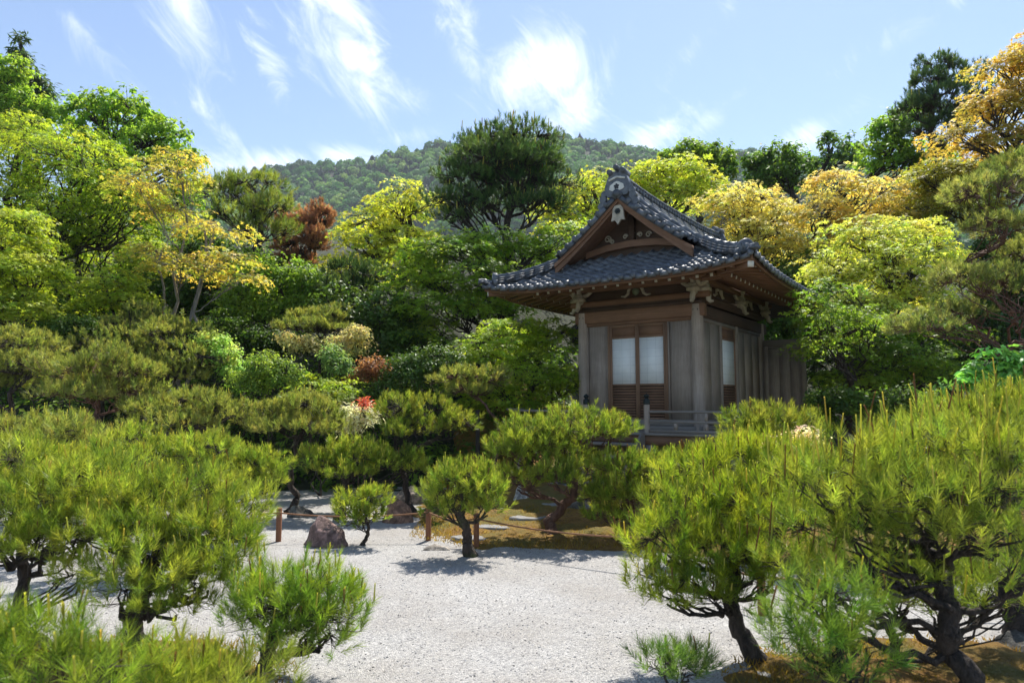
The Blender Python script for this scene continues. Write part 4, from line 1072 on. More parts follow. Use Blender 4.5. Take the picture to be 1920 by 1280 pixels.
plant('maple_tree', 'orange tipped maple with bare pale grey branching trunks', 'tree', 330, 15.5, [(300, 330, 75, 38), (340, 300, 50, 24, .3), (270, 355, 55, 25, -.4), (290, 475, 55, 14, -.5), (400, 430, 55, 16, -.4), (420, 485, 62, 16, -.5), (340, 500, 70, 13, -.6), (330, 400, 60, 22, .4), (450, 520, 45, 12, -.4)], 'maple', (.26, .36, .05), (.66, .52, .13), 6, .075, bark='bark_grey', stems=4, dens=.45, leaf='star3', reach=.6, wig=.08)
plant('pine_tree', 'soft green pine with feathery rounded top on the slope', 'tree', 470, 19, [(420, 365, 48, 26), (480, 350, 52, 24), (505, 395, 48, 28, -.3), (445, 410, 60, 30, -.3), (500, 440, 50, 24)], 'pine', (.13, .20, .04), (.30, .35, .08), 7, .13, nl=.17, dens=.9)
plant('pine_tree', 'withered red brown pine crown among the green trees', 'tree', 570, 21, [(550, 430, 36, 22), (590, 420, 34, 22), (570, 462, 46, 24, -.3), (600, 400, 18, 14), (560, 490, 30, 14)], 'pine', (.28, .13, .085), (.46, .25, .17), 8, .09, nl=.12, dens=1.9)
plant('maple_tree', 'bright yellow green maple in front of the wooded hill', 'tree', 730, 21, [(745, 385, 58, 42), (700, 415, 55, 32), (790, 375, 40, 30), (680, 460, 50, 30, -.3), (760, 450, 70, 40, .3), (730, 500, 90, 32), (660, 500, 50, 30)], 'maple', *YEL, 9, .14, dens=.75)
plant('pine_tree', 'large dark green pine towering behind the pavilion roof', 'tree', 935, 18.5, [(920, 275, 56, 28), (985, 262, 62, 26), (945, 310, 85, 32, -.3), (1015, 310, 50, 32), (880, 340, 62, 30, -.2), (960, 350, 80, 32, .3), (1030, 355, 46, 32, .2), (850, 385, 52, 28, -.3), (920, 385, 65, 26, .4), (1010, 390, 58, 28, -.2), (845, 415, 44, 20), (900, 300, 60, 34, .5), (980, 320, 70, 40, .6)], 'pine', (.045, .105, .036), (.125, .20, .062), 10, .14, nl=.13, dens=.72, cand=.10, candle_len=.22, wig=.08, bark='bark', reach=.5)
plant('maple_tree', 'green layered maple filling the space left of the pavilion roof', 'tree', 850, 16.5, [(850, 470, 95, 34), (920, 455, 80, 26, .4), (800, 520, 75, 40, -.3), (890, 520, 90, 36, -.3), (840, 575, 95, 40, -.5), (940, 570, 70, 40), (800, 630, 75, 40, -.3), (980, 480, 70, 30, .8), (1050, 450, 60, 34, .8)], 'maple', (.105, .217, .022), (.364, .476, .049), 11, .13, leaf='star3', dens=.8)
plant('maple_tree', 'fresh lime maple spreading beside the pavilion front wall', 'tree', 985, 14.2, [(960, 630, 75, 34), (1040, 640, 62, 44), (920, 665, 60, 34, -.3), (1000, 700, 85, 40, -.4), (1060, 720, 45, 40), (900, 715, 60, 30, -.3), (960, 750, 80, 30)], 'maple', (.168, .280, .028), (.448, .546, .063), 12, .07, leaf='star3', stems=2, dens=.9)
plant('maple_tree', 'yellow maple peeking over the left side of the roof ridge', 'tree', 1085, 23, [(1090, 365, 45, 34), (1125, 335, 35, 26), (1070, 410, 60, 34), (1040, 380, 40, 26)], 'maple', *YEL, 13, .13, dens=.8)
plant('maple_tree', 'yellow green maple rising right behind the roof ridge', 'tree', 1250, 23, [(1220, 330, 50, 34), (1270, 320, 55, 32), (1320, 350, 50, 34), (1260, 370, 80, 40), (1180, 350, 45, 35)], 'maple', (.32, .42, .05), (.58, .62, .11), 14, .13, dens=.8)
plant('maple_tree', 'golden maple with pale orange leaves behind the tiled eaves', 'tree', 1420, 20.5, [(1400, 375, 65, 34), (1460, 410, 70, 36, -.3), (1380, 420, 60, 32), (1440, 455, 80, 34, -.3), (1360, 380, 40, 28), (1480, 480, 70, 30)], 'maple', *GOLD, 15, .13, dens=.8)
plant('maple_tree', 'amber maple between the golden maple and the dark right pine', 'tree', 1600, 20, [(1560, 340, 45, 34), (1620, 370, 65, 38), (1690, 390, 60, 36), (1550, 400, 60, 36, -.3), (1640, 430, 80, 34, -.2), (1740, 370, 45, 30)], 'maple', (.44, .42, .11), (.72, .60, .23), 16, .13, dens=.8)
plant('maple_tree', 'pale yellow green maple spreading right of the pavilion', 'tree', 1640, 15.2, [(1620, 450, 70, 42), (1690, 440, 70, 38, .3), (1570, 500, 60, 38, -.4), (1660, 510, 85, 44, -.4), (1735, 480, 55, 40), (1600, 570, 80, 36, -.6), (1710, 560, 65, 36, -.2)], 'maple', *PALE, 17, .12, leaf='star3', dens=.9)
plant('maple_tree', 'green maple with layered low branches beside the wing wall', 'tree', 1650, 14, [(1560, 600, 65, 22, -.6), (1640, 620, 80, 28, -.4), (1570, 655, 60, 22, -.7), (1680, 670, 80, 28, -.3), (1600, 710, 70, 26, -.3), (1760, 620, 60, 34), (1740, 700, 60, 34), (1556, 545, 44, 30, -2.4), (1548, 590, 44, 24, -2.4), (1600, 600, 50, 30, -2), (1540, 640, 36, 20, -2.2)], 'maple', (.098, .210, .025), (.308, .420, .056), 18, .09, leaf='star3', stems=2, dens=.75)
plant('broadleaf_tree', 'rounded green tree above the yellow maples', 'tree', 1310, 31, [(1300, 290, 50, 26), (1340, 300, 40, 28), (1265, 300, 35, 22), (1310, 330, 60, 30)], 'broad', *GREEN, 19, .2, leaf='oval', nl=.2)
plant('broadleaf_tree', 'deep green domed tree beside the rounded green one', 'tree', 1460, 30, [(1450, 300, 55, 24), (1495, 310, 35, 24), (1420, 310, 35, 22), (1460, 340, 65, 30)], 'broad', (.056, .133, .020), (.168, .280, .039), 20, .2, leaf='oval', nl=.2)
plant('broadleaf_tree', 'loose airy tree standing against the sky above golden maples', 'tree', 1565, 29, [(1550, 268, 28, 20), (1590, 275, 28, 18), (1570, 300, 45, 20), (1610, 290, 25, 16)], 'broad', (.070, .154, .035), (.182, .280, .063), 21, .16, leaf='oval', nl=.19, dens=.55)
plant('broadleaf_tree', 'bright green tree in front of the dark right pine', 'tree', 1690, 23, [(1665, 245, 42, 34), (1700, 220, 40, 30), (1680, 295, 60, 36), (1740, 290, 50, 36)], 'broad', (.084, .196, .022), (.252, .392, .045), 22, .18, leaf='oval', nl=.16)
plant('pine_tree', 'tall dark pine spreading at the upper right of the slope', 'tree', 1770, 21.5, [(1760, 125, 40, 18), (1800, 150, 48, 22), (1735, 160, 40, 22), (1775, 195, 70, 26, -.3), (1715, 210, 45, 24), (1820, 215, 45, 30), (1770, 245, 70, 26)], 'pine', (.035, .085, .038), (.10, .165, .062), 23, .14, nl=.14, dens=.9, cand=.08, candle_len=.2, wig=.08)
plant('maple_tree', 'orange leaved maple in the upper right corner', 'tree', 1900, 17, [(1880, 130, 55, 34), (1920, 180, 70, 40), (1860, 200, 50, 30, -.2), (1890, 260, 70, 34), (1950, 110, 60, 50), (1800, 265, 50, 26)], 'maple', (.32, .29, .05), (.62, .47, .13), 24, .15, leaf='star3', dens=.85)
plant('maple_tree', 'olive maple below the orange maple on the right', 'tree', 1830, 18.5, [(1800, 320, 70, 34), (1740, 330, 55, 30), (1860, 340, 60, 40), (1800, 390, 90, 40)], 'maple', (.154, .182, .025), (.378, .378, .056), 25, .13, dens=.85)
plant('pine_tree', 'gnarled pine with grey green needle pads reaching in from the right', 'tree', 2010, 9.6, [(1850, 370, 70, 42, 0), (1915, 320, 60, 40, .3), (1880, 430, 60, 26, -.3), (1810, 530, 55, 30, 0), (1890, 545, 60, 40, .3), (1730, 620, 52, 22, -.2), (1930, 480, 50, 40, .4), (1800, 590, 40, 18, .2)], 'pine', (.15, .20, .06), (.33, .36, .12), 26, .06, nl=.085, dens=1.0, wig=.22, bark='bark_red', reach=.15)
# understorey
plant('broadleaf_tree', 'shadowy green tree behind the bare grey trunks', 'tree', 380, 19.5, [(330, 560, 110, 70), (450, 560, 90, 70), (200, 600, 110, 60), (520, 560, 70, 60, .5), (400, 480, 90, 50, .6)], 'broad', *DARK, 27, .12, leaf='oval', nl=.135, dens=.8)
plant('maple_tree', 'small bright maple growing below the bare grey trunks', 'tree', 210, 14.6, [(200, 530, 55, 22), (230, 555, 45, 20), (180, 575, 40, 22)], 'maple', *LIME, 28, .05, leaf='star3')
plant('broadleaf_tree', 'low green tree between red brown pine and cloud pine', 'tree', 560, 17.5, [(520, 520, 70, 35), (590, 545, 60, 35), (480, 580, 70, 40), (560, 590, 70, 36)], 'broad', *GREEN, 29, .08, leaf='oval', nl=.11)
plant('pine_tree', 'low bluish dark pine under the yellow maple', 'tree', 650, 17, [(640, 510, 45, 20), (690, 520, 40, 20), (660, 545, 60, 20)], 'pine', *KP, 30, .07, nl=.15, cand=.2, candle_len=.16)
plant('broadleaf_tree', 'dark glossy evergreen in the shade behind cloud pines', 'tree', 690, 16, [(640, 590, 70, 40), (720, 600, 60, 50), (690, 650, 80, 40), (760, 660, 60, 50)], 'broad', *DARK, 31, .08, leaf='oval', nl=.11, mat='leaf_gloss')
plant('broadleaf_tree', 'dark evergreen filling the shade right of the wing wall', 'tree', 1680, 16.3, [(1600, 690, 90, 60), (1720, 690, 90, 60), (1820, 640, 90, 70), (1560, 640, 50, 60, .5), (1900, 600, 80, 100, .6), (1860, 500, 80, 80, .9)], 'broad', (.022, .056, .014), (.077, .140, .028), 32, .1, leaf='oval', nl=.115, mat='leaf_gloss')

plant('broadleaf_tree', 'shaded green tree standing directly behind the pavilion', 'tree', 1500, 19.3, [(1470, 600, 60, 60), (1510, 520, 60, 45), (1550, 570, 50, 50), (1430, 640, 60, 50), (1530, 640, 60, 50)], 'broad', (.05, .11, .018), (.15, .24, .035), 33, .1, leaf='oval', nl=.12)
# shrubs
def shrub(label, px, Y, lobes, A, B, seed, leaf='oval', kind='shrub', nl=.06, mat=None, dens=.9, cat='shrub', name='shrub', **k):
    return plant(name, label, cat, px, Y, lobes, kind, A, B, seed, .02, leaf=leaf, nl=nl, mat=mat, dens=dens, stems=3, **k)
shrub('rhododendron with pale grey leaves and red new shoots', 675, 11.3, [(675, 780, 32, 22), (655, 800, 30, 20)], (.364, .382, .273), (.728, .728, .582), 51, 'long', nl=.09)
shrub('red tipped sprig on top of the rhododendron', 684, 11.2, [(684, 752, 8, 9)], (.560, .098, .070), (.770, .196, .126), 52, 'long', nl=.06)
shrub('bright green broadleaf shrub beside the big cloud pine', 420, 13.6, [(415, 665, 32, 22), (435, 695, 26, 22), (400, 640, 26, 16)], (.237, .437, .091), (.582, .750, .218), 53)
shrub('low yellow green maple shrub in the middle of the slope', 605, 12.6, [(585, 715, 32, 14), (630, 725, 34, 16), (605, 740, 40, 14)], *LIME, 54, 'star5', 'maple', nl=.055)
shrub('reddish leaved azalea in the shade', 700, 13.2, [(700, 690, 32, 20), (680, 705, 26, 16)], (.237, .118, .064), (.437, .218, .109), 55)
shrub('pale variegated shrub with pink tips under the umbrella pine', 610, 14.2, [(570, 650, 34, 20), (640, 650, 40, 22), (540, 640, 24, 14), (670, 630, 26, 18)], (.291, .364, .127), (.655, .546, .291), 56)
shrub('dark green shrub mass left of the lime maple', 780, 13.2, [(770, 700, 60, 40), (830, 690, 50, 40), (740, 740, 55, 30)], *DARK, 57, mat='leaf_gloss')
shrub('grey green shrub with a dense rounded outline near the reddish azalea', 650, 13, [(640, 690, 30, 24), (620, 670, 24, 18)], (.109, .200, .064), (.273, .400, .127), 58)
shrub('glossy broad leaved shrub at the right edge', 1870, 8.4, [(1860, 690, 55, 30), (1910, 680, 40, 36), (1820, 720, 40, 18), (1900, 730, 50, 30)], (.091, .255, .055), (.291, .582, .127), 59, nl=.10, mat='leaf_gloss')
shrub('dry tan leaf clump between the right hand pines', 1495, 7.2, [(1480, 845, 34, 24), (1510, 830, 26, 22), (1470, 870, 30, 18)], (.546, .346, .237), (.750, .692, .510), 60, nl=.06)
shrub('small green shrub on the dark bank at the left', 120, 13.5, [(130, 620, 60, 30), (60, 650, 50, 30), (180, 640, 50, 26)], *DARK, 61)
shrub('bushy green shrub behind the low pines', 500, 12.8, [(500, 690, 40, 30), (470, 720, 40, 30), (540, 710, 40, 26)], (.091, .182, .033), (.291, .400, .064), 62)
shrub('leafy dark shrub on the bank behind the bright green shrub', 445, 16.2, [(440, 635, 60, 34), (390, 620, 50, 34), (500, 645, 50, 30), (560, 650, 40, 26)], *DARK, 64, nl=.09)
shrub('dark shrub at the foot of the boarded wing wall', 1570, 11.2, [(1545, 755, 44, 30), (1600, 760, 50, 34), (1660, 760, 50, 34), (1720, 765, 46, 30), (1530, 790, 40, 24)], *DARK, 65, nl=.075)
shrub('low green shrub beneath the veranda edge', 1260, 10.2, [(1260, 862, 34, 16), (1300, 870, 26, 14)], (.091, .182, .033), (.237, .346, .064), 63, 'long', nl=.07)

# cloud-pruned and dwarf pines of the garden
CP = 'cloud pruned pines of the middle garden'
def pine(label, px, Y, lobes, seed, c=DP, r=.05, name='garden_pine', cand=.35, **k):
    return plant(name, label, 'pine tree', px, Y, lobes, 'pine', c[0], c[1], seed, r, cand=cand, **k)
pine('large domed cloud pine in front of the bare grey trunks', 290, 14, [(260, 620, 70, 30), (320, 635, 70, 34, -.4), (230, 660, 80, 26, -.5), (350, 680, 80, 36, -.6), (270, 700, 90, 32, -.6)], 71, MP, .09, cand=.1, dens=.65)
pine('umbrella shaped cloud pine on a thin curved trunk', 598, 15, [(575, 600, 42, 16), (620, 598, 40, 18), (595, 618, 62, 14, -.3)], 72, MP, .05, cand=.08, wig=.12)
pine('cloud pine with a flat top at the far left bank', 40, 11.8, [(30, 650, 70, 30), (60, 690, 60, 28, -.3), (-20, 720, 70, 36)], 73, MP, .06, cand=.1)
pine('cloud pine with a twisted trunk and spreading pads', 175, 10.8, [(120, 700, 60, 26), (190, 695, 70, 28, -.2), (250, 700, 48, 22), (150, 740, 70, 26, -.3), (230, 745, 60, 24)], 74, MP, .06, bark='bark_red', cand=.12, wig=.22)
pine('spreading pine with soft pads below the domed cloud pine', 350, 10.6, [(290, 775, 60, 26), (360, 765, 60, 28), (425, 780, 45, 24), (330, 805, 80, 24, -.3)], 75, MP, .05, cand=.15)
pine('rounded pine left of the rhododendron', 545, 10.8, [(520, 785, 50, 26), (580, 770, 52, 26), (550, 805, 70, 26, -.3), (610, 800, 36, 22)], 76, MP, .05, cand=.15)
pine('broad pine right of the rhododendron', 780, 10.6, [(745, 775, 46, 24), (810, 785, 52, 28), (860, 800, 32, 24), (770, 812, 46, 20, -.2)], 77, (DP[0], (.280, .308, .056)), .05, cand=.2)
pine('small cloud pine leaning over its dark prop pole', 945, 11.6, [(865, 712, 38, 20), (905, 715, 30, 20), (880, 735, 40, 14)], 78, MP, .04, bark='bark_red', cand=.1, lean=.1, trunk_top=tuple(at(895, 745, 11.6)))
pine('dome shaped pine with reddish trunk beside the moss bed', 1030, 8.7, [(1010, 826, 60, 34), (1090, 815, 66, 32), (1145, 812, 38, 22, .1), (965, 850, 46, 34, -.1), (1040, 850, 66, 34, .1), (1040, 897, 60, 26, -.2), (970, 905, 46, 28, -.1), (1100, 888, 46, 24, .1)], 79, DP, .065, bark='bark_red', cand=.4, wig=.17, dens=1.1)
pine('small round headed pine with mossy trunk on the gravel edge', 885, 7.75, [(840, 930, 46, 30), (900, 915, 44, 32), (865, 900, 50, 22), (915, 955, 30, 24, -.1), (830, 962, 38, 22)], 80, DP, .055, bark='bark_moss', cand=.45, dens=1.2, wig=.1)
pine('tiny pine beside the dark pointed rock', 683, 8.37, [(690, 940, 32, 20), (660, 958, 30, 22), (695, 968, 28, 18), (670, 985, 22, 12)], 81, DP, .022, cand=.35, dens=1.1)
pine('bushy pine on the moss right of the dome shaped one', 1190, 8.6, [(1180, 880, 58, 26), (1225, 900, 42, 32), (1130, 935, 48, 30), (1185, 930, 60, 36, -.1), (1140, 970, 40, 16)], 82, DP, .055, bark='bark_red', cand=.4, dens=1.1)
pine('wide pine with low twisting limbs behind the rocks', 640, 10.2, [(600, 868, 44, 24), (665, 855, 54, 26), (735, 868, 48, 24), (640, 888, 50, 18, -.2), (770, 880, 28, 18)], 83, DP, .06, cand=.3, wig=.24)
pine('dense rounded pine in front of the veranda railing', 1440, 8.1, [(1400, 800, 46, 26), (1450, 795, 50, 24), (1495, 815, 38, 28), (1430, 835, 70, 28), (1390, 845, 40, 24)], 84, (DP[0], (.294, .322, .056)), .05, cand=.35)
pine('pine with fine upright shoots at the edge of the far gravel', 455, 8.6, [(420, 870, 54, 28), (480, 875, 44, 26), (440, 905, 60, 28), (390, 850, 50, 26), (500, 905, 30, 22)], 85, DP, .045, cand=.4)
pine('yellow green pine behind the left foreground pines', 330, 7.2, [(300, 860, 70, 28), (380, 850, 60, 26), (250, 840, 60, 28), (350, 890, 70, 26)], 86, DP, .05, cand=.45)
pine('bushy pine standing on the left bank above the gravel', 90, 7.6, [(40, 820, 70, 28), (120, 810, 60, 26), (170, 835, 44, 24), (60, 855, 80, 28)], 87, MP, .05, cand=.35)
pine('low pine in the shade in front of the steps', 1275, 7.6, [(1290, 880, 34, 22), (1330, 900, 40, 26), (1290, 925, 40, 22), (1255, 915, 30, 22)], 88, DP, .035, cand=.4)
pine('low shaded pine on the moss behind the long candled pine', 1600, 7.0, [(1560, 950, 60, 34), (1640, 940, 64, 36), (1600, 985, 80, 30, -.1), (1530, 900, 50, 30)], 101, MP, .045, cand=.3)
pine('bushy pine on the moss behind the right foreground pines', 1790, 7.4, [(1740, 940, 64, 34), (1830, 930, 70, 38), (1890, 950, 60, 36), (1780, 985, 90, 30, -.1)], 102, MP, .045, cand=.3)
# foreground
pine('big foreground pine with a leaning dark trunk on the left moss', 105, 4.85, [(40, 880, 90, 44, 0.3), (140, 920, 90, 46, 0.1), (60, 970, 100, 48, 0), (180, 880, 70, 36, 0.6), (-40, 960, 80, 80, 0), (20, 1025, 80, 40, -0.2), (120, 1015, 80, 40, -0.1), (160, 975, 70, 36, 0), (150, 1085, 50, 26, -0.2)], 91, DP, .05, cand=.35, wig=.2, dens=.9)
pine('spreading foreground pine with tangled limbs over the gravel', 290, 4.75, [(250, 950, 90, 40, 0.2), (340, 940, 90, 42, 0.3), (420, 980, 66, 40, 0.1), (300, 1010, 110, 42, 0), (420, 1020, 62, 40, 0), (200, 1010, 70, 40, -0.1), (300, 1070, 90, 40, -0.2), (390, 1090, 62, 36, -0.2), (240, 1120, 60, 34, -0.3), (330, 1140, 60, 30, -0.3), (410, 1050, 60, 34, -0.1)], 92, DP, .065, bark='bark', cand=.35, wig=.22, dens=.9)
pine('brush like pine with upright shoots at the gravel edge', 505, 4.4, [(520, 1110, 70, 40, 0), (600, 1115, 60, 42, 0), (560, 1160, 90, 44, -.1), (470, 1140, 50, 40, 0), (620, 1165, 44, 44, 0), (520, 1190, 60, 32, -.1), (600, 1205, 50, 30, -.1)], 93, ((.105, .196, .028), (.280, .392, .049)), .05, cand=.35, wig=.15, dens=1.0, under=-.5)
pine('low pine tips crowding the lower left corner', 120, 2.7, [(40, 1255, 120, 50, 0), (170, 1280, 110, 46, 0), (-60, 1235, 100, 70, 0), (260, 1305, 90, 36, 0.1)], 94, ((.105, .182, .025), (.266, .350, .045)), .03, cand=.3, dens=.9)
pine('low sparse pine shoots near the spreading foreground pine', 370, 2.9, [(330, 1293, 90, 40, 0), (440, 1308, 80, 34, 0.1), (390, 1308, 80, 34, 0)], 95, ((.14, .19, .03), (.28, .32, .05)), .025, cand=.3, dens=.7)
pine('forked foreground pine with dark twisted limbs over the moss', 1410, 4.63, [(1330, 890, 66, 38, .3), (1420, 870, 76, 44, .4), (1500, 890, 66, 48, .3), (1300, 970, 76, 44, .1), (1400, 960, 80, 46, 0), (1490, 970, 60, 40, .1), (1245, 1030, 66, 48, -.1), (1340, 1040, 80, 42, -.1), (1430, 1030, 66, 40, -.2), (1220, 1080, 46, 32, 0), (1300, 1095, 66, 30, -.1), (1400, 1085, 50, 26, -.2), (1250, 1120, 54, 24, -.1), (1345, 1130, 56, 20, -.1), (1450, 1090, 50, 30, -.1)], 96, ((.119, .203, .022), (.350, .406, .042)), .052, cand=.5, wig=.11, dens=.95, trunk_top=tuple(at(1395, 930, 4.75)), reach=.05)
pine('large foreground pine with long yellow candles and thick black trunk', 1805, 3.95, [(1620, 887, 96, 50, 0.1), (1720, 857, 96, 50, 0.2), (1820, 852, 96, 56, 0), (1560, 932, 90, 54, 0), (1690, 947, 110, 56, -0.1), (1820, 942, 100, 60, -0.2), (1920, 902, 90, 90, -0.1), (1540, 998, 80, 46, 0.1), (1650, 998, 90, 46, 0.1), (1770, 1008, 80, 40, -0.1), (1870, 1018, 90, 46, -0.3), (1600, 1068, 70, 32, 0), (1920, 1078, 60, 40, -0.2), (1480, 1068, 60, 30, 0), (1720, 1088, 70, 22, 0.2), (1500, 1128, 50, 22, 0.1), (1660, 1128, 60, 20, 0.2), (1880, 1128, 70, 26, 0.1), (1760, 1148, 40, 18, 0.3)], 97, ((.125, .20, .03), (.33, .39, .06)), .06, cand=.45, wig=.16, dens=.68, candle_len=.17, nl=.095)
pine('bushy low pine filling the space around the thick black trunk', 1700, 4.5, [(1650, 1085, 64, 36), (1740, 1080, 70, 40), (1840, 1100, 64, 40), (1700, 1130, 60, 30), (1890, 1150, 50, 30), (1580, 1075, 50, 30)], 103, ((.07, .13, .025), (.19, .26, .045)), .035, cand=.25, dens=.75, under=-.6)
pine('taller pine rising behind the long candled foreground pine', 1890, 4.9, [(1850, 795, 80, 40, 0.3), (1930, 785, 70, 50, 0.2), (1780, 805, 60, 36, 0.4), (1900, 855, 90, 46, 0.2)], 98, DP, .075, cand=.5, wig=.14, dens=.85, candle_len=.12)
pine('small foreground pine bough beside the forked pine', 1540, 3.3, [(1540, 1130, 66, 44, 0), (1600, 1160, 60, 46, .1), (1540, 1200, 76, 50, 0), (1490, 1180, 40, 40, 0), (1620, 1230, 60, 36, .1), (1540, 1260, 70, 34, 0)], 99, ((.084, .175, .031), (.224, .322, .049)), .028, cand=.2, dens=.8, under=-.6)
pine('tiny pine sprouts at the edge of the moss and gravel', 1250, 3.95, [(1235, 1250, 36, 26, 0), (1290, 1262, 44, 22, .1)], 100, ((.070, .154, .042), (.168, .266, .056)), .014, cand=.15, dens=1.8)

# shade-loving undergrowth on the slope: leaves nobody could count
def undergrowth():
    rng = np.random.default_rng(77); b = MB()
    for i in range(560):
        Y = (rng.uniform(13.4, 34) if i % 2 else rng.uniform(13.4, 18.5)) if i < 500 else rng.uniform(11.5, 14); X = rng.uniform(-.85, .85 if i % 2 else .2) * Y
        q = np.array((X - 2.344, Y - 12.668)); lx = q[0] * .814 - q[1] * .581; ly = q[0] * .581 + q[1] * .814
        if abs(lx) < 3.2 and -3.2 < ly < 6: continue
        if i >= 500 and not (X < -4.6 or X > 7): continue
        r = rng.uniform(.35, .85); n_ = int(85 * r / .5); d, rr = ball(rng, n_, -.1, .7)
        p = np.array((X, Y, hz1(X, Y))) + d * (rr * r)[:, None] * np.array((1.2, 1.2, .9))
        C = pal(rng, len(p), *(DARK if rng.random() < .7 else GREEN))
        b.add(*stamp('oval', p, d + np.array((0, 0, .6)) + rng.normal(0, .4, p.shape), rng.normal(0, 1, p.shape), np.full(len(p), .11) * rng.uniform(.7, 1.6, len(p)), C))
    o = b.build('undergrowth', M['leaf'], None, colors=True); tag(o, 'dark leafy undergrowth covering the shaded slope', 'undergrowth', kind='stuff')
undergrowth()

# ------------------------------------------------------------------ rocks, stepping stones, rope fence, prop pole
def rock(label, px, py, Y, w, h, dep, seed, colr, name='rock', cat='rock', group=None, sharp=.35):
    rng = np.random.default_rng(seed); bm = bmesh.new(); bmesh.ops.create_icosphere(bm, subdivisions=4, radius=1)
    P = np.array([v.co[:] for v in bm.verts]); F = np.array([[v.index for v in f.verts] for f in bm.faces]); bm.free()
    for _ in range(14):                                   # flat facets
        d = unit(rng.normal(0, 1, 3)); d[2] = abs(d[2]) * .8; d = unit(d); c_ = rng.uniform(.45, .85); s = P @ d; P = P - np.clip(s - c_, 0, None)[:, None] * d * .9
    l1, l2 = lumpy(rng, 8, 3, 8), lumpy(rng, 8, 10, 24); P = P * (1 + .05 * l1(P) + .018 * l2(P))[:, None]
    P[:, :2] *= (1 - sharp * np.clip(P[:, 2:3], -.2, 1)); P[:, 2] += .12 * l1(P * .6) * (P[:, 2] > .2)
    P[:, 2] = np.maximum(P[:, 2], -.35)
    P = P * np.array((w / 2, dep / 2, h / 1.2)); P[:, 2] -= P[:, 2].min()
    x = at(px, 800, Y)[0]; z = hz1(x, Y) - h * .08
    m, n, l, bs = mat_base('rock_' + str(seed)); f = noise_tex(n, l, 6 / max(w, .3), 8, .68, None, .6); g = noise_tex(n, l, 40, 5, .7)
    c = ramp(n, l, f, [(.32, tuple(v * .4 for v in colr)), (.5, colr), (.64, tuple(min(1, v * 2.1) for v in colr))]); l.new(c, bs.inputs['Base Color']); bs.inputs['Roughness'].default_value = .9
    b1 = bump(n, l, bs, f, .8, .04); bump(n, l, bs, g, .5, .012, b1)
    o = link(name, mesh_np(name, P, F), m); o.location = (x, Y, z); tag(o, label, cat, group); return o
def yg(py): return ground_at(960, py)[1]
rock('dark purplish pointed rock standing on the gravel', 615, 0, yg(1022), .62, .34, .42, 1, (.15, .098, .088))
rock('broad brown rock behind the tiny pine', 752, 0, yg(978), .52, .36, .45, 2, (.20, .115, .075))
rock('grey brown rock behind the brown one', 768, 0, yg(945), .58, .32, .4, 3, (.20, .16, .13))
rock('dark grey craggy rock beside the twisting limbs', 562, 0, yg(968), .46, .27, .35, 4, (.10, .095, .085))
rock('low flat stone at the edge of the moss', 820, 0, yg(1030), .50, .09, .25, 5, (.25, .22, .19))
rock('small pinkish stone half hidden on the far gravel', 500, 0, yg(960), .28, .14, .2, 6, (.34, .25, .21))
rock('pale rounded stone under the dome shaped pine', 975, 0, 10.5, .3, .34, .3, 7, (.34, .33, .30))
rock('dark mossy rock hidden under the left foreground pine', 20, 0, yg(1195), .55, .22, .4, 8, (.10, .10, .08))
rock('small dark rock at the foot of the taller right pine', 1880, 0, yg(1225), .34, .16, .3, 9, (.08, .075, .065))
rock('long dark kerb stone by the pavilion steps', 1090, 0, 9.9, .7, .22, .3, 10, (.13, .12, .11))
STN = 'flat stepping stones across the moss'
for i, (px, py, w, d, lb) in enumerate(((880, 1016, .46, .30, 'pale square stepping stone behind the mossy pine trunk'), (928, 1000, .62, .26, 'long grey stepping stone in the moss next to the square one'), (992, 990, .50, .34, 'angular pale stepping stone left of the reddish pine trunk'), (1050, 976, .52, .3, 'smooth stepping stone right of the reddish pine trunk'), (1060, 950, .7, .4, 'wide shaded stepping stone leading to the pavilion steps'))):
    x, Y = ground_at(px, py); rng = np.random.default_rng(200 + i); n_ = 6
    poly = [((w / 2) * math.cos(a) * rng.uniform(.85, 1.1) * 1.1, (d / 2) * math.sin(a) * rng.uniform(.85, 1.1) * 1.1) for a in np.arange(n_) / n_ * 6.283]
    b = MB(); V = [(a, c, 0) for a, c in poly] + [(a, c, .13) for a, c in poly] + [(a * .93, c * .93, .145) for a, c in poly]
    j = np.arange(n_); q = [np.stack([j + k * n_, (j + 1) % n_ + k * n_, (j + 1) % n_ + (k + 1) * n_, j + (k + 1) * n_], -1) for k in (0, 1)]
    b.add(V, np.concatenate(q)); b.add(V[2 * n_:], np.array([list(range(n_))]))
    o = b.build('stepping_stone', M['stone']); o.location = (x, Y, hz1(x, Y) - .085); o.rotation_euler = (0, 0, rng.uniform(-.3, .3)); tag(o, lb, 'stepping stone', STN)

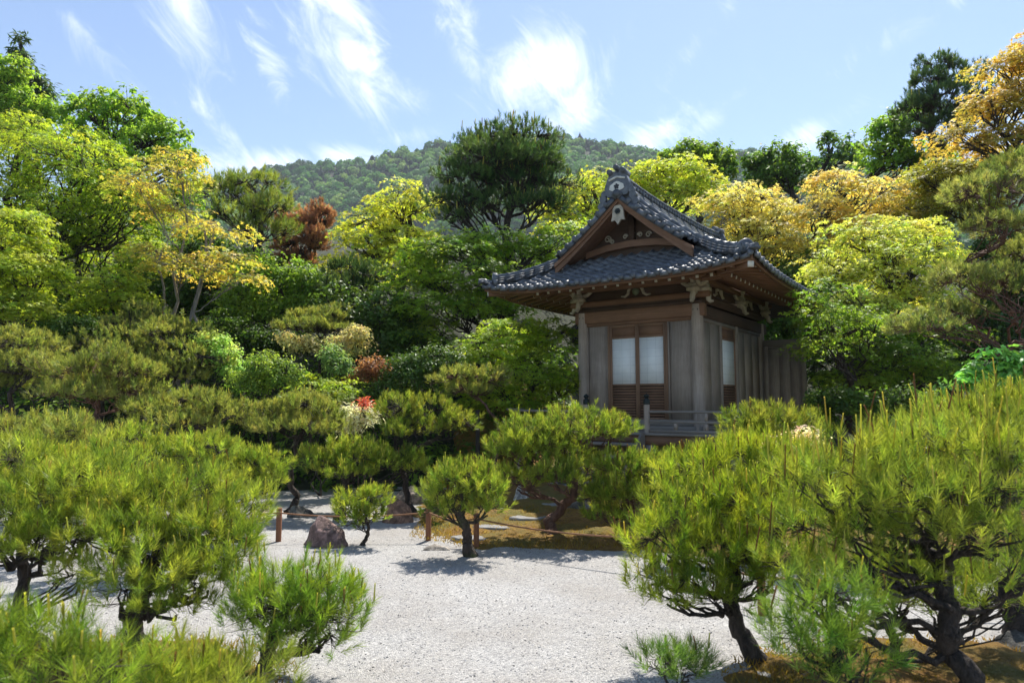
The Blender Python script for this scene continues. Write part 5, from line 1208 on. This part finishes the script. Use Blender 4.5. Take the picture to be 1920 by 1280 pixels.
def post_at(px, py, h, label, r=.034):
    x, Y = ground_at(px, py); b = MB().lathe([(r, -.12), (r, h - .012), (r * .8, h)], 14); o = b.build('fence_post', M['post']); o.location = (x, Y, hz1(x, Y)); tag(o, label, 'fence post', 'low wooden posts carrying the rope'); return np.array((x, Y, hz1(x, Y) + h - .055))
p1 = post_at(522, 1015, .41, 'low brown post standing alone on the gravel left of the pointed rock')
p2 = post_at(803, 1014, .41, 'low brown post at the edge of the moss bed left of the small round pine')
p3 = post_at(893, 1029, .41, 'dark brown post right behind the mossy pine trunk')
pq = post_at(1225, 1074, .41, 'low brown post hidden behind the forked foreground pine crown')
p4 = post_at(1429, 1153, .36, 'low post behind the forked foreground pine')
p5 = post_at(803, 932, .40, 'far small post rising behind the small round pine')
p0 = np.array((-5.2, 8.9, .33)); p6 = np.array((4.6, 5.6, .36))
post = MB().lathe([(.034, -.12), (.034, .40), (.027, .41)], 14).build('fence_post', M['post']); post.location = (p0[0], p0[1], 0); tag(post, 'low post hidden among the left hand pines', 'fence post', 'low wooden posts carrying the rope')
post = MB().lathe([(.034, -.12), (.034, .40), (.027, .41)], 14).build('fence_post', M['post']); post.location = (p6[0], p6[1], 0); tag(post, 'low post past the right foreground pines', 'fence post', 'low wooden posts carrying the rope')
rp = []
seq = [p0, p1, p2, p3, pq, p4, p6]
for a, c in zip(seq, seq[1:]):
    for t in np.linspace(0, 1, 14, endpoint=False): rp.append(a + (c - a) * t + np.array((0, -.036, -.05 * 4 * t * (1 - t))))
rp.append(seq[-1] + np.array((0, -.036, 0)))
tag(MB().tube(rp, .0095, 7).build('rope', M['rope'], None, smooth=True), 'thin brown rope strung low between the posts', 'rope')
pp = at(895, 860, 11.5); zt = at(895, 768, 11.5)[2]
b = MB().tube([(0, 0, -.2), (.01, 0, .3), (0, 0, zt - hz1(pp[0], 11.5))], [.04, .038, .034], 10); o = b.build('prop_pole', plain_mat('black_wood', (.02, .017, .014), .8)); o.location = (pp[0], 11.5, hz1(pp[0], 11.5)); tag(o, 'black upright prop pole under the small leaning cloud pine', 'pole')

# ------------------------------------------------------------------ thin summer haze over garden and hill
hb = MB().box(-1000, 1050, -40, 1010, -4, 360); hm = bpy.data.materials.new('haze'); hm.use_nodes = True; hnn = hm.node_tree.nodes; hnn.clear()
ho = hnn.new('ShaderNodeOutputMaterial'); hv = hnn.new('ShaderNodeVolumePrincipled'); hv.inputs['Density'].default_value = .00022; hv.inputs['Color'].default_value = (.80, .88, 1, 1); hv.inputs['Anisotropy'].default_value = .1
hm.node_tree.links.new(hv.outputs[0], ho.inputs['Volume'])
haze = hb.build('haze', hm); tag(haze, 'thin blue summer haze softening the far hill', 'haze', kind='stuff')
